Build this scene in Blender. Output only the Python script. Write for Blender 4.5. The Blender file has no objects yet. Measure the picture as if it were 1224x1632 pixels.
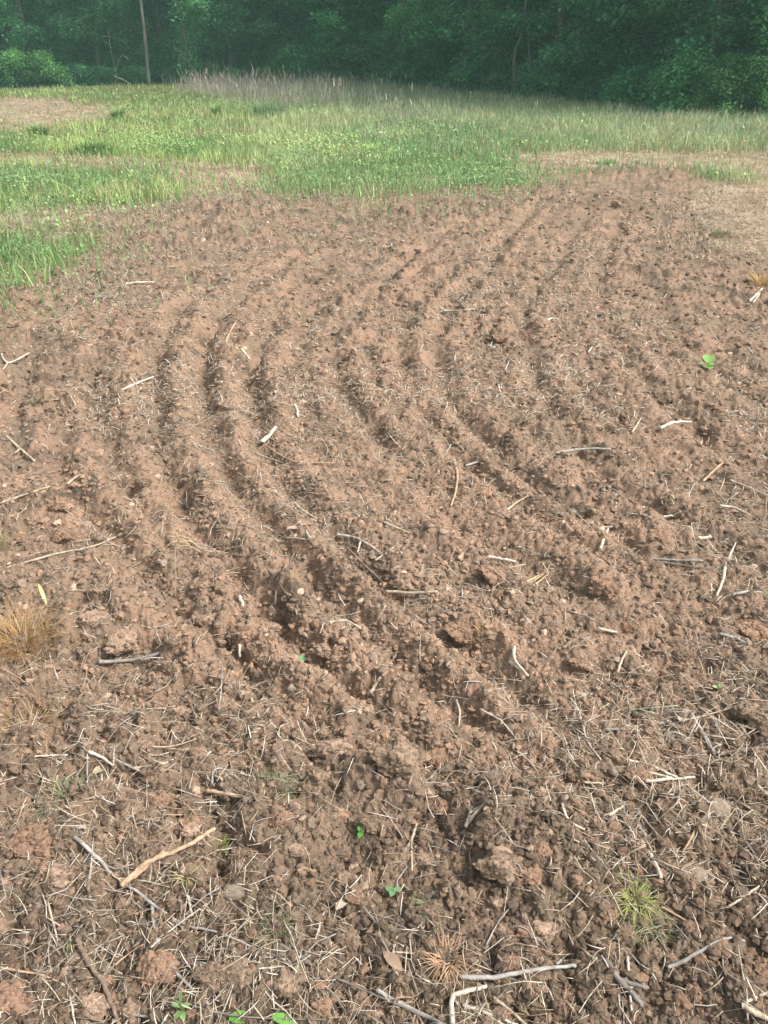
import bpy, math, random
import numpy as np
from mathutils import Vector, Matrix, Euler

random.seed(7)
RS = np.random.RandomState(11)
S = bpy.context.scene
COL = S.collection

# ------------------------------------------------------------------ camera
CAM_H = 1.6
FPX = 816 / math.tan(math.radians(32.5))        # focal length in photo pixels (1224 x 1632)
PITCH = math.atan(741 / FPX)
cam = bpy.data.cameras.new('camera')
cam.sensor_fit = 'VERTICAL'
cam.angle = math.radians(65)
cam.clip_start = 0.05
cam.clip_end = 3000
camo = bpy.data.objects.new('camera', cam)
COL.objects.link(camo)
camo.location = (0, 0, CAM_H)
camo.rotation_euler = (math.pi / 2 - PITCH, 0, 0)
S.camera = camo
cam.dof.use_dof = False

# ------------------------------------------------------------------ light
SUN_EL, SUN_AZ = math.radians(50), math.radians(105)      # azimuth clockwise from +Y (ahead)
w = bpy.data.worlds.new('World')
S.world = w
w.use_nodes = True
nt = w.node_tree
nt.nodes.clear()
sky = nt.nodes.new('ShaderNodeTexSky')
sky.sky_type = 'NISHITA'
sky.sun_disc = False
sky.sun_elevation = SUN_EL
sky.sun_rotation = SUN_AZ
sky.air_density = 1.0
sky.dust_density = 4.0
sky.ozone_density = 0.6
hsv = nt.nodes.new('ShaderNodeHueSaturation')
hsv.inputs['Saturation'].default_value = 0.35      # an evenly clouded, pale sky
bg = nt.nodes.new('ShaderNodeBackground')
bg.inputs['Strength'].default_value = 0.080
wo = nt.nodes.new('ShaderNodeOutputWorld')
nt.links.new(sky.outputs[0], hsv.inputs['Color'])
nt.links.new(hsv.outputs[0], bg.inputs['Color'])
nt.links.new(bg.outputs[0], wo.inputs['Surface'])
sl = bpy.data.lights.new('sun', 'SUN')
sl.energy = 1.5
sl.angle = math.radians(10)
sl.color = (1.0, 0.95, 0.89)
so = bpy.data.objects.new('sun', sl)
COL.objects.link(so)
sd = Vector((math.sin(SUN_AZ) * math.cos(SUN_EL), math.cos(SUN_AZ) * math.cos(SUN_EL), math.sin(SUN_EL)))
so.rotation_euler = sd.to_track_quat('Z', 'Y').to_euler()
S.view_settings.view_transform = 'Standard'
S.view_settings.look = 'None'
S.view_settings.gamma = 1
S.view_settings.use_curve_mapping = False
S.view_settings.exposure = 1.64
S.cycles.volume_bounces = 0
S.cycles.max_bounces = 6
S.cycles.transparent_max_bounces = 4

# ------------------------------------------------------------------ noise
def _h(ix, iy, iz, seed):
    n = (ix.astype(np.int64) * 374761393 + iy.astype(np.int64) * 668265263 + iz.astype(np.int64) * 2147483647 // 3 + seed * 974634777) & 0xffffffff
    n = ((n ^ (n >> 13)) * 1274126177) & 0xffffffff
    n = n ^ (n >> 16)
    n = (n * 2246822519) & 0xffffffff
    return ((n ^ (n >> 15)) & 0xffffff) / float(0xffffff)

def noise(x, y, s=1.0, seed=0):
    """value noise in -1..1"""
    x = np.asarray(x, float) * s + seed * 13.7
    y = np.asarray(y, float) * s - seed * 7.3
    ix, iy = np.floor(x), np.floor(y)
    fx, fy = x - ix, y - iy
    fx = fx * fx * fx * (fx * (fx * 6 - 15) + 10)
    fy = fy * fy * fy * (fy * (fy * 6 - 15) + 10)
    z = np.zeros_like(ix)
    a, b = _h(ix, iy, z, seed), _h(ix + 1, iy, z, seed)
    c, d = _h(ix, iy + 1, z, seed), _h(ix + 1, iy + 1, z, seed)
    return ((a + (b - a) * fx) * (1 - fy) + (c + (d - c) * fx) * fy) * 2 - 1

def fbm(x, y, s=1.0, seed=0, oct=3, gain=0.5):
    r, a, t = 0, 1.0, 0
    for k in range(oct):
        ca, sa = math.cos(k * 1.1), math.sin(k * 1.1)
        r = r + a * noise(x * ca - y * sa, x * sa + y * ca, s * 2.03 ** k, seed + k)
        t += a
        a *= gain
    return r / t

def clods(x, y, s, seed, dens=0.6):
    """overlapping rounded lumps, height in cell units"""
    x = x * s + seed * 3.1 + 0.22 * noise(x, y, s * 2.3, seed + 50)
    y = y * s + seed * 5.7 + 0.22 * noise(x, y, 1.9, seed + 51)
    ix, iy = np.floor(x), np.floor(y)
    out = np.zeros_like(x)
    for dx in (-1, 0, 1):
        for dy in (-1, 0, 1):
            cx, cy = ix + dx, iy + dy
            z = np.zeros_like(cx)
            px = cx + _h(cx, cy, z, seed)
            py = cy + _h(cx, cy, z, seed + 1)
            q = _h(cx, cy, z, seed + 2)
            r = np.where(q < dens, 0.3 + 0.55 * (q / dens) ** 2, 0.0)
            asp = 0.7 + 0.6 * _h(cx, cy, z, seed + 3)
            d2 = ((x - px) * asp) ** 2 + ((y - py) / asp) ** 2
            out = np.maximum(out, np.sqrt(np.maximum(r * r - d2, 0)))
    return out

def noise3(P, s, seed):
    """3D value noise for lumps; P (n,3)"""
    Q = P * s + seed * 1.7
    I = np.floor(Q)
    F = Q - I
    F = F * F * (3 - 2 * F)
    r = 0
    for dx in (0, 1):
        for dy in (0, 1):
            for dz in (0, 1):
                wgt = (F[:, 0] if dx else 1 - F[:, 0]) * (F[:, 1] if dy else 1 - F[:, 1]) * (F[:, 2] if dz else 1 - F[:, 2])
                r = r + wgt * _h(I[:, 0] + dx, I[:, 1] + dy, I[:, 2] + dz, seed)
    return r * 2 - 1

# ------------------------------------------------------------------ layout
def G(u, v, z=0.0):
    """photo pixel -> point at height z"""
    x = (u - 612) / FPX
    y = (816 - v) / FPX
    dy = math.cos(PITCH) + y * math.sin(PITCH)
    dz = -math.sin(PITCH) + y * math.cos(PITCH)
    t = (z - CAM_H) / dz
    return x * t, dy * t

def poly(*pts):
    return np.array([G(*p) for p in pts])

def inside(x, y, P):
    r = np.zeros(x.shape, bool)
    n = len(P)
    for i in range(n):
        x1, y1 = P[i]
        x2, y2 = P[(i + 1) % n]
        if y1 == y2:
            continue
        c = ((y1 > y) != (y2 > y)) & (x < (x2 - x1) * (y - y1) / (y2 - y1) + x1)
        r ^= c
    return r

TILLED = poly((-2600, 2100), (-1500, 700), (-500, 480), (-80, 462), (60, 440), (150, 400), (150, 372), (130, 352), (200, 335), (290, 322), (420, 304), (640, 303), (830, 296), (900, 276),
              (1000, 266), (1120, 268), (1130, 300), (1110, 330), (1120, 375), (1160, 398), (1224, 412), (1500, 450), (2500, 700), (4200, 2100))
GREENS = [poly((-250, 285), (60, 272), (215, 268), (248, 290), (270, 312), (170, 314), (60, 322), (-250, 322)),
          poly((-300, 398), (50, 394), (78, 404), (66, 424), (0, 440), (-300, 446)),
          poly((455, 278), (520, 264), (600, 262), (700, 246), (790, 256), (835, 286), (760, 299), (600, 296), (430, 300))]
TAN = [poly((-300, 326), (180, 328), (285, 322), (160, 366), (95, 376), (-300, 385)),
       poly((-400, 156), (60, 156), (180, 168), (175, 190), (60, 208), (-400, 215)),
       poly((-300, 236), (60, 244), (240, 255), (440, 262), (440, 302), (300, 320), (255, 275), (0, 268), (-300, 265)),
       poly((820, 240), (1224, 240), (1500, 245), (1500, 300), (1224, 290), (1120, 268), (1000, 262), (880, 275), (830, 290)),
       poly((1060, 325), (1120, 295), (1224, 290), (1600, 300), (1600, 440), (1224, 420), (1130, 408), (1075, 385))]

def zones(x, y, jit=0.0):
    """tilled, lush, tan weights for points"""
    r = np.hypot(x, y)
    if jit:
        jj = jit * (1 + 2.2 * RS.rand(*x.shape) ** 3)
        x = x + RS.normal(0, 1, x.shape) * jj
        y = y + RS.normal(0, 2.2, x.shape) * jj
    k = 0.016 * r
    wx = x + k * fbm(x, y, 1.1, 31, 5, .65)
    wy = y + 1.5 * k * fbm(x, y, .9, 37, 5, .65)
    t = inside(wx, wy, TILLED)
    g = np.zeros(x.shape, bool)
    for P in GREENS:
        g |= inside(wx, wy, P)
    d = np.zeros(x.shape, bool)
    for P in TAN:
        d |= inside(wx, wy, P)
    return t & ~g, g, d & ~g & ~t

VALLEYS = [
    ([(96, 700), (100, 762), (140, 814), (191, 858), (243, 909), (294, 968), (346, 1012), (420, 1080), (520, 1170)], .85),
    ([(412, 417), (346, 446), (294, 490), (250, 556), (243, 623), (250, 700), (272, 777), (323, 850), (390, 939), (456, 1012), (515, 1086), (600, 1160), (700, 1240)], 1.),
    ([(560, 370), (470, 409), (412, 446), (368, 490), (323, 549), (320, 600), (332, 680), (360, 748), (412, 821), (470, 887), (544, 975), (620, 1050), (720, 1130), (830, 1210)], 1.05),
    ([(430, 520), (390, 600), (419, 718), (470, 792), (529, 850), (588, 909), (684, 1005), (780, 1080), (900, 1170)], 1.),
    ([(780, 330), (700, 380), (625, 439), (581, 490), (537, 549), (529, 586), (559, 645), (610, 711), (698, 821), (779, 880), (900, 950)], .8),
    ([(900, 300), (790, 390), (700, 450), (640, 520), (632, 586), (684, 674), (743, 747), (830, 820), (960, 900), (1080, 990)], .75),
    ([(860, 320), (820, 370), (772, 431), (743, 461), (706, 505), (691, 549), (706, 615), (743, 681), (794, 726), (853, 777), (960, 850), (1090, 930)], .95),
    ([(940, 330), (900, 400), (850, 470), (830, 520), (850, 600), (900, 700), (990, 780), (1110, 860), (1250, 940)], .75),
    ([(1000, 330), (960, 420), (960, 520), (1020, 620), (1120, 700), (1280, 800)], .65),
    ([(640, 500), (590, 560), (600, 620), (650, 690), (720, 780), (800, 850), (900, 930), (1010, 1010)], .5),
    ([(1000, 900), (1100, 960), (1260, 1040)], .5),
    ([(1060, 330), (1040, 420), (1060, 520), (1150, 610), (1300, 700)], .5),
    ([(170, 520), (150, 600), (160, 700), (200, 790), (262, 860), (330, 950), (400, 1010)], .7),
    ([(80, 500), (40, 600), (30, 700), (60, 800)], .5),
]
VW = []
for pts, dep in VALLEYS:
    P = sorted([G(*p) for p in pts], key=lambda q: q[1])
    ys = np.array([p[1] for p in P])
    xs = np.array([p[0] for p in P])
    yy = np.linspace(ys[0], ys[-1], 160)
    xx = np.interp(yy, ys, xs)
    ker = np.ones(13) / 13
    xp = np.concatenate([np.full(6, xx[0]) - (xx[1] - xx[0]) * np.arange(6, 0, -1), xx, np.full(6, xx[-1]) + (xx[-1] - xx[-2]) * np.arange(1, 7)])
    xx = np.convolve(xp, ker, 'valid')
    VW.append((yy, xx, np.gradient(xx, yy), dep))

def ridges(x, y):
    """drilled furrows: height and crest weight"""
    h = np.zeros(x.shape)
    crest = np.zeros(x.shape)
    for i, (yy, xx, sl_, dep) in enumerate(VW):
        m = (y > yy[0] - .4) & (y < yy[-1] + .8)
        if not m.any():
            continue
        Y, X = y[m], x[m]
        xc = np.interp(Y, yy, xx) + 0.022 * noise(Y, Y * 0, 3.0, 90 + i) + .014 * noise(X, Y, 14, 95)
        s = (X - xc) / np.sqrt(1 + np.interp(Y, yy, sl_) ** 2)
        fade = np.clip((Y - yy[0] + .3) / .5, 0, 1) * np.clip((yy[-1] + .7 - Y) / 1.2, 0, 1)
        fade = fade * np.clip(0.85 + 0.45 * noise(X, Y, 1.9, 70 + i) + .35 * noise(X, Y, 7, 170 + i), .3, 1.2) * np.interp(Y, [0, 1.2, 1.8, 4.6, 6.5, 9], [.5, .8, 1.0, 1, .75, .6])
        wdt = 0.043 * (1 + 0.05 * Y)
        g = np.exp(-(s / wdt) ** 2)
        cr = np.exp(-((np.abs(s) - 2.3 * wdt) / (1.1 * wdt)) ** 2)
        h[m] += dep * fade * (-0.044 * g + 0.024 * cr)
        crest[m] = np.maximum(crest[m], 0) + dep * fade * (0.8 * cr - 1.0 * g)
    return h, crest

MOUNDS = [  # big heaps of turned clay: photo pixel, radius, height
    (60, 1400, .15, .055), (645, 1232, .10, .05), (700, 1250, .06, .03), (160, 1000, .14, .03), (850, 880, .16, .03),
    (1060, 640, .4, .03), (960, 930, .2, .035), (1190, 1120, .16, .045), (25, 1600, .1, .03), (250, 1290, .12, .03),
    (880, 500, .35, .04), (980, 330, .6, .06), (330, 345, .5, .03), (90, 790, .2, .035), (700, 1480, .09, .02), (1180, 1500, .1, .02),
    (820, 1370, .12, .03), (430, 1560, .12, .025), (720, 1010, .09, .02)]
MW = [(*G(u, v), r, a) for u, v, r, a in MOUNDS]

def height(x, y, detail=True):
    x = np.asarray(x, float)
    y = np.asarray(y, float)
    r = np.hypot(x, y)
    t, g, d = zones(x, y)
    t = t.astype(float)
    far = np.clip((r - 9) / 10, 0, 1)
    h = 0.10 * fbm(x, y, 0.11, 3, 2) * np.clip((r - 8) / 12, 0, 1)
    rg, crest = ridges(x, y)
    rough = 0.75 + 0.5 * noise(x, y, 0.8, 5) + 0.35 * np.clip((2.4 - y) / 1.2, 0, 1) - .45 * np.exp(-((x + .2) / .9) ** 2 - ((y - 3.2) / 1.6) ** 2)
    rough = np.clip(rough, 0.42, 1.5) * (1 + .06 * np.clip(r - 3.2, 0, 4.5))
    soil = rg + 0.022 * fbm(x, y, 1.6, 6, 2) + 0.016 * fbm(x, y, 5.0, 8, 3) * rough
    soil = soil + np.clip((2.5 - y) / .9, 0, 1) * (0.030 * fbm(x, y, 3.4, 57, 3) + .012 * np.abs(noise(x, y, 8, 58)))
    for mx, my, mr, ma in MW:
        soil = soil + ma * np.exp(-(((x - mx) / mr) ** 2 + ((y - my) / mr) ** 2) * (1 + .5 * noise(x, y, 6, 12)))
    soil = soil + clods(x, y, 7.0, 21, .34) * 0.058 * rough
    soil = soil + clods(x, y, 16.0, 22, .62) * 0.038 * rough
    if detail:
        soil = soil + clods(x, y, 36.0, 23, .75) * 0.019 * (0.5 + 0.5 * rough)
        soil = soil + clods(x, y, 85.0, 24, .8) * 0.0085
        soil = soil + 0.0055 * fbm(x, y, 55.0, 9, 3)
        soil = soil - 0.010 * np.clip(noise(x, y, 24.0, 44) - .25, 0, 1) - 0.03 * np.clip(noise(x, y, 9.0, 45) - .35, 0, 1)
    nat = 0.03 * fbm(x, y, 0.9, 14, 2) + 0.012 * noise(x, y, 6, 15)
    return h + t * soil + (1 - t) * nat

def hz(x, y):
    return float(surf(x, y))

def surf(x, y):
    """height of the ground mesh itself"""
    x = np.asarray(x, float); y = np.asarray(y, float)
    th, r = np.arctan2(x, y), np.hypot(x, y)
    j = np.clip(np.searchsorted(TH, th) - 1, 0, len(TH) - 2)
    i = np.clip(np.searchsorted(RR, r) - 1, 0, len(RR) - 2)
    a = np.clip((th - TH[j]) / (TH[j + 1] - TH[j]), 0, 1)
    b = np.clip((r - RR[i]) / (RR[i + 1] - RR[i]), 0, 1)
    return (GZ[i, j] * (1 - a) + GZ[i, j + 1] * a) * (1 - b) + (GZ[i + 1, j] * (1 - a) + GZ[i + 1, j + 1] * a) * b

def gp(u, v, lift=0.0):
    """where the line of sight through a photo pixel meets the real ground surface"""
    z = 0.0
    for _ in range(5):
        x, y = G(u, v, z)
        z = 0.5 * z + 0.5 * hz(x, y)
    return np.array([x, y, z + lift])

def dist(p):
    return math.sqrt(p[0] ** 2 + p[1] ** 2 + (CAM_H - p[2]) ** 2)

# ------------------------------------------------------------------ materials
def mat(name):
    m = bpy.data.materials.new(name)
    m.use_nodes = True
    n = m.node_tree.nodes
    n.clear()
    return m, m.node_tree, n, m.node_tree.links

def N(nt, typ, **kw):
    n = nt.nodes.new(typ)
    for k, v in kw.items():
        if k in n.inputs:
            n.inputs[k].default_value = v
        else:
            setattr(n, k, v)
    return n

def mixc(nt, a, b, f, mode='MIX'):
    n = nt.nodes.new('ShaderNodeMix')
    n.data_type = 'RGBA'
    n.blend_type = mode
    for sock, v in ((n.inputs[0], f), (n.inputs[6], a), (n.inputs[7], b)):
        if hasattr(v, 'links'):
            nt.links.new(v, sock)
        else:
            sock.default_value = v if not isinstance(v, tuple) else (*v, 1)
    return n.outputs[2]

def ramp(nt, src, lo, hi):
    n = nt.nodes.new('ShaderNodeMapRange')
    n.interpolation_type = 'SMOOTHSTEP'
    n.inputs['From Min'].default_value = lo
    n.inputs['From Max'].default_value = hi
    nt.links.new(src, n.inputs['Value'])
    return n.outputs[0]

def tex(nt, vec, scale, detail=3.0, rough=.6, dist_=0.0):
    n = nt.nodes.new('ShaderNodeTexNoise')
    n.inputs['Scale'].default_value = scale
    n.inputs['Detail'].default_value = detail
    n.inputs['Roughness'].default_value = rough
    n.inputs['Distortion'].default_value = dist_
    nt.links.new(vec, n.inputs['Vector'])
    return n.outputs['Fac']

CLAY = (0.345, 0.222, 0.150)
EARTH = (0.240, 0.173, 0.121)
DARKE = (0.105, 0.080, 0.058)
PALE = (0.47, 0.34, 0.245)
GREYE = (0.27, 0.205, 0.155)

def soil_nodes(nt, vec, dry):
    """brown clay loam: patches of orange clay and darker earth, more orange on crests than in furrows"""
    a = tex(nt, vec, 2.2, 4, .6)
    b = tex(nt, vec, 11, 4, .65, .4)
    c = tex(nt, vec, 60, 3, .6)
    f = tex(nt, vec, 260, 2, .6)
    add = nt.nodes.new('ShaderNodeMath'); add.operation = 'MULTIPLY_ADD'
    nt.links.new(b, add.inputs[0]); add.inputs[1].default_value = .55; nt.links.new(a, add.inputs[2])
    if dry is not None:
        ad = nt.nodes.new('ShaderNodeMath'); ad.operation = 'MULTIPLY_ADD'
        nt.links.new(dry, ad.inputs[0]); ad.inputs[1].default_value = .30  # crest weight: more orange clay on ridge tops, less in furrow bottoms
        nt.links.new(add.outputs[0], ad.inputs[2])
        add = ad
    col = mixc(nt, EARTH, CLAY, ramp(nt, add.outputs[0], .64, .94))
    col = mixc(nt, col, DARKE, ramp(nt, tex(nt, vec, 4.5, 5, .72, .6), .48, .68))
    gm = nt.nodes.new('ShaderNodeMath'); gm.operation = 'MULTIPLY'; gm.inputs[1].default_value = .6
    nt.links.new(ramp(nt, tex(nt, vec, 19, 3, .7), .55, .72), gm.inputs[0])
    col = mixc(nt, col, GREYE, gm.outputs[0])
    cm = nt.nodes.new('ShaderNodeMath'); cm.operation = 'MULTIPLY'; cm.inputs[1].default_value = .55
    nt.links.new(ramp(nt, c, .56, .78), cm.inputs[0])
    col = mixc(nt, col, PALE, cm.outputs[0])
    hm = nt.nodes.new('ShaderNodeMath'); hm.operation = 'MULTIPLY'; hm.inputs[1].default_value = .6
    nt.links.new(ramp(nt, f, .66, .40), hm.inputs[0])
    hm.inputs[1].default_value = .35
    col = mixc(nt, col, DARKE, hm.outputs[0])
    return col, b, c, f

def bump(nt, srcs, normal=None):
    prev = None
    for fac, strength, d in srcs:
        b = nt.nodes.new('ShaderNodeBump')
        b.inputs['Strength'].default_value = strength
        b.inputs['Distance'].default_value = d
        nt.links.new(fac, b.inputs['Height'])
        if prev is not None:
            nt.links.new(prev, b.inputs['Normal'])
        prev = b.outputs['Normal']
    return prev

def principled(nt, col, rough=.9, nrm=None, spec=.25):
    p = nt.nodes.new('ShaderNodeBsdfPrincipled')
    if hasattr(col, 'links'):
        nt.links.new(col, p.inputs['Base Color'])
    else:
        p.inputs['Base Color'].default_value = (*col, 1)
    p.inputs['Roughness'].default_value = rough
    p.inputs['Specular IOR Level'].default_value = spec
    if nrm is not None:
        nt.links.new(nrm, p.inputs['Normal'])
    o = nt.nodes.new('ShaderNodeOutputMaterial')
    nt.links.new(p.outputs[0], o.inputs['Surface'])
    return p

def mat_ground():
    m, nt, n, L = mat('ground')
    geo = n.new('ShaderNodeNewGeometry')
    vec = geo.outputs['Position']
    zn = N(nt, 'ShaderNodeAttribute', attribute_name='zone')
    sep = n.new('ShaderNodeSeparateColor')
    L.new(zn.outputs['Color'], sep.inputs[0])
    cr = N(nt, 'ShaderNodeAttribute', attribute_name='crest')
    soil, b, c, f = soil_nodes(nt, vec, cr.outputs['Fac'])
    dp = N(nt, 'ShaderNodeAttribute', attribute_name='dark_fac')
    dm = N(nt, 'ShaderNodeMath', operation='MULTIPLY'); dm.inputs[1].default_value = .58
    L.new(dp.outputs['Fac'], dm.inputs[0])
    soil = mixc(nt, soil, (0.115, 0.087, 0.064), dm.outputs[0])  # soil mixed darker towards the near side and right
    turf = mixc(nt, (0.15, 0.11, 0.06), (0.09, 0.13, 0.035), ramp(nt, tex(nt, vec, 3, 4, .7), .4, .6))
    straw = mixc(nt, (0.40, 0.31, 0.22), (0.27, 0.205, 0.15), ramp(nt, tex(nt, vec, 9, 4, .7), .4, .65))
    straw = mixc(nt, straw, soil, ramp(nt, tex(nt, vec, 1.7, 5, .7), .42, .6))
    base = mixc(nt, turf, soil, sep.outputs[0])
    base = mixc(nt, base, straw, sep.outputs[2])
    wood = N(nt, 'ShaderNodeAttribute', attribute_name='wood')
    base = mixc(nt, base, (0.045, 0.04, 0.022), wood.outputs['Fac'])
    nrm = bump(nt, [(b, .6, .02), (c, .9, .008), (f, .9, .003)])
    principled(nt, base, .95, nrm, .15)
    return m

def mat_clod(name, c1, c2):
    m, nt, n, L = mat(name)
    tc = n.new('ShaderNodeTexCoord')
    oi = n.new('ShaderNodeObjectInfo')
    mp = n.new('ShaderNodeMapping')
    L.new(tc.outputs['Object'], mp.inputs['Vector'])
    cx = n.new('ShaderNodeCombineXYZ')
    mu = N(nt, 'ShaderNodeMath', operation='MULTIPLY'); mu.inputs[1].default_value = 40
    L.new(oi.outputs['Random'], mu.inputs[0]); L.new(mu.outputs[0], cx.inputs[0])
    L.new(cx.outputs[0], mp.inputs['Location'])
    v = mp.outputs[0]
    a, c, f = tex(nt, v, 1.6, 4, .7), tex(nt, v, 7, 4, .7), tex(nt, v, 30, 3, .7)
    col = mixc(nt, c1, c2, ramp(nt, a, .38, .62))
    col = mixc(nt, col, DARKE, ramp(nt, c, .62, .85))
    pm = N(nt, 'ShaderNodeMath', operation='MULTIPLY'); pm.inputs[1].default_value = .5
    L.new(ramp(nt, f, .55, .75), pm.inputs[0])
    col = mixc(nt, col, PALE, pm.outputs[0])
    nrm = bump(nt, [(c, .7, .008), (f, .8, .005)])
    principled(nt, col, .95, nrm, .15)
    return m

def mat_tint(name, rough=.7, spec=.3, trans=0.0, scale=25, var=.35, bmp=0.0):
    """colour comes from the mesh's own 'tint' attribute with a little grain"""
    m, nt, n, L = mat(name)
    at = N(nt, 'ShaderNodeAttribute', attribute_name='tint')
    geo = n.new('ShaderNodeNewGeometry')
    fac = tex(nt, geo.outputs['Position'], scale, 3, .6)
    mr = n.new('ShaderNodeMapRange')
    mr.inputs['From Min'].default_value = .3; mr.inputs['From Max'].default_value = .7
    mr.inputs['To Min'].default_value = 1 - var; mr.inputs['To Max'].default_value = 1 + var
    L.new(fac, mr.inputs['Value'])
    vm = N(nt, 'ShaderNodeVectorMath', operation='SCALE')
    L.new(at.outputs['Color'], vm.inputs[0]); L.new(mr.outputs[0], vm.inputs['Scale'])
    nrm = bump(nt, [(fac, bmp, .002)]) if bmp else None
    p = principled(nt, vm.outputs[0], rough, nrm, spec)
    if trans:
        tr = n.new('ShaderNodeBsdfTranslucent')
        L.new(vm.outputs[0], tr.inputs['Color'])
        mx = n.new('ShaderNodeMixShader')
        mx.inputs[0].default_value = trans
        out = [q for q in n if q.type == 'OUTPUT_MATERIAL'][0]
        L.new(p.outputs[0], mx.inputs[1]); L.new(tr.outputs[0], mx.inputs[2])
        L.new(mx.outputs[0], out.inputs['Surface'])
    return m

def mat_leaf(name, c1, c2, var=.5):
    m, nt, n, L = mat(name)
    oi = n.new('ShaderNodeObjectInfo')
    at = N(nt, 'ShaderNodeAttribute', attribute_name='tint')
    sp = n.new('ShaderNodeSeparateColor'); L.new(at.outputs['Color'], sp.inputs[0])
    col = mixc(nt, c1, c2, oi.outputs['Random'])
    mr = n.new('ShaderNodeMapRange')
    mr.inputs['To Min'].default_value = 1 - var; mr.inputs['To Max'].default_value = 1 + var
    L.new(sp.outputs[0], mr.inputs['Value'])
    vm = N(nt, 'ShaderNodeVectorMath', operation='SCALE')
    L.new(col, vm.inputs[0]); L.new(mr.outputs[0], vm.inputs['Scale'])
    p = principled(nt, vm.outputs[0], .75, None, .1)
    tr = n.new('ShaderNodeBsdfTranslucent'); L.new(vm.outputs[0], tr.inputs['Color'])
    mx = n.new('ShaderNodeMixShader'); mx.inputs[0].default_value = .3
    out = [q for q in n if q.type == 'OUTPUT_MATERIAL'][0]
    L.new(p.outputs[0], mx.inputs[1]); L.new(tr.outputs[0], mx.inputs[2]); L.new(mx.outputs[0], out.inputs['Surface'])
    return m

def mat_bark(name, c1, c2, sc=9):
    m, nt, n, L = mat(name)
    tc = n.new('ShaderNodeTexCoord')
    mp = n.new('ShaderNodeMapping'); mp.inputs['Scale'].default_value = (1, 1, .25)
    L.new(tc.outputs['Object'], mp.inputs['Vector'])
    a = tex(nt, mp.outputs[0], sc, 5, .7, .5)
    col = mixc(nt, c1, c2, ramp(nt, a, .38, .64))
    principled(nt, col, .9, bump(nt, [(a, .8, .03)]), .2)
    return m

M = {}
M['ground'] = mat_ground()
M['clod_brown'] = mat_clod('clod_brown', (0.31, 0.215, 0.155), (0.25, 0.172, 0.125))
M['clod_orange'] = mat_clod('clod_orange', (0.36, 0.225, 0.150), (0.26, 0.180, 0.125))
M['clod_pink'] = mat_clod('clod_pink', (0.42, 0.285, 0.20), (0.31, 0.215, 0.155))
M['stone'] = mat_clod('stone', (0.50, 0.40, 0.31), (0.40, 0.31, 0.23))
M['crumb'] = mat_tint('crumb', .95, .1, 0, 120, .3, .6)
M['straw'] = mat_tint('straw', .75, .25, 0, 80, .3)
M['stick'] = mat_tint('stick', .8, .25, 0, 60, .35, .8)
M['grass'] = mat_tint('grass', .6, .25, .3, 3, .22)
M['leaf_small'] = mat_tint('leaf_small', .5, .35, .25, 40, .2)
M['leaf_dark'] = mat_leaf('leaf_dark', (0.120, 0.310, 0.150), (0.155, 0.370, 0.155))
M['leaf_mid'] = mat_leaf('leaf_mid', (0.150, 0.400, 0.175), (0.185, 0.440, 0.170))
M['leaf_shrub'] = mat_leaf('leaf_shrub', (0.140, 0.310, 0.100), (0.155, 0.330, 0.100), .6)
M['bark'] = mat_bark('bark', (0.16, 0.14, 0.12), (0.07, 0.06, 0.05))
M['bark_pale'] = mat_bark('bark_pale', (0.22, 0.205, 0.18), (0.10, 0.09, 0.08), 6)

# ------------------------------------------------------------------ mesh helpers
def mesh(name, V, tris=None, quads=None, attrs=None, smooth=True):
    V = np.ascontiguousarray(V, np.float32)
    me = bpy.data.meshes.new(name)
    me.vertices.add(len(V))
    me.vertices.foreach_set('co', V.ravel())
    loops, starts, tot, pos = [], [], [], 0
    for F, k in ((tris, 3), (quads, 4)):
        if F is not None and len(F):
            F = np.asarray(F, np.int32)
            loops.append(F.ravel())
            starts.append(pos + np.arange(len(F)) * k)
            pos += F.size
    L = np.concatenate(loops).astype(np.int32)
    St = np.concatenate(starts).astype(np.int32)
    me.loops.add(len(L))
    me.loops.foreach_set('vertex_index', L)
    me.polygons.add(len(St))
    me.polygons.foreach_set('loop_start', St)
    me.update(calc_edges=True)
    me.polygons.foreach_set('use_smooth', np.full(len(St), smooth, bool))
    for k, a in (attrs or {}).items():
        a = np.asarray(a, np.float32)
        if a.ndim == 1:
            at = me.attributes.new(k, 'FLOAT', 'POINT')
            at.data.foreach_set('value', a)
        else:
            at = me.attributes.new(k, 'FLOAT_COLOR', 'POINT')
            if a.shape[1] == 3:
                a = np.hstack([a, np.ones((len(a), 1), np.float32)])
            at.data.foreach_set('color', np.ascontiguousarray(a).ravel())
    me.validate()
    return me

def link(name, me, m, parent=None, loc=None):
    o = bpy.data.objects.new(name, me)
    COL.objects.link(o)
    if m is not None and not me.materials:
        me.materials.append(m)
    if parent is not None:
        o.parent = parent
    if loc is not None:
        o.location = loc
    return o

def tag(o, label=None, cat=None, group=None, kind=None):
    if label: o['label'] = label
    if cat: o['category'] = cat
    if group: o['group'] = group
    if kind: o['kind'] = kind
    return o

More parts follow.
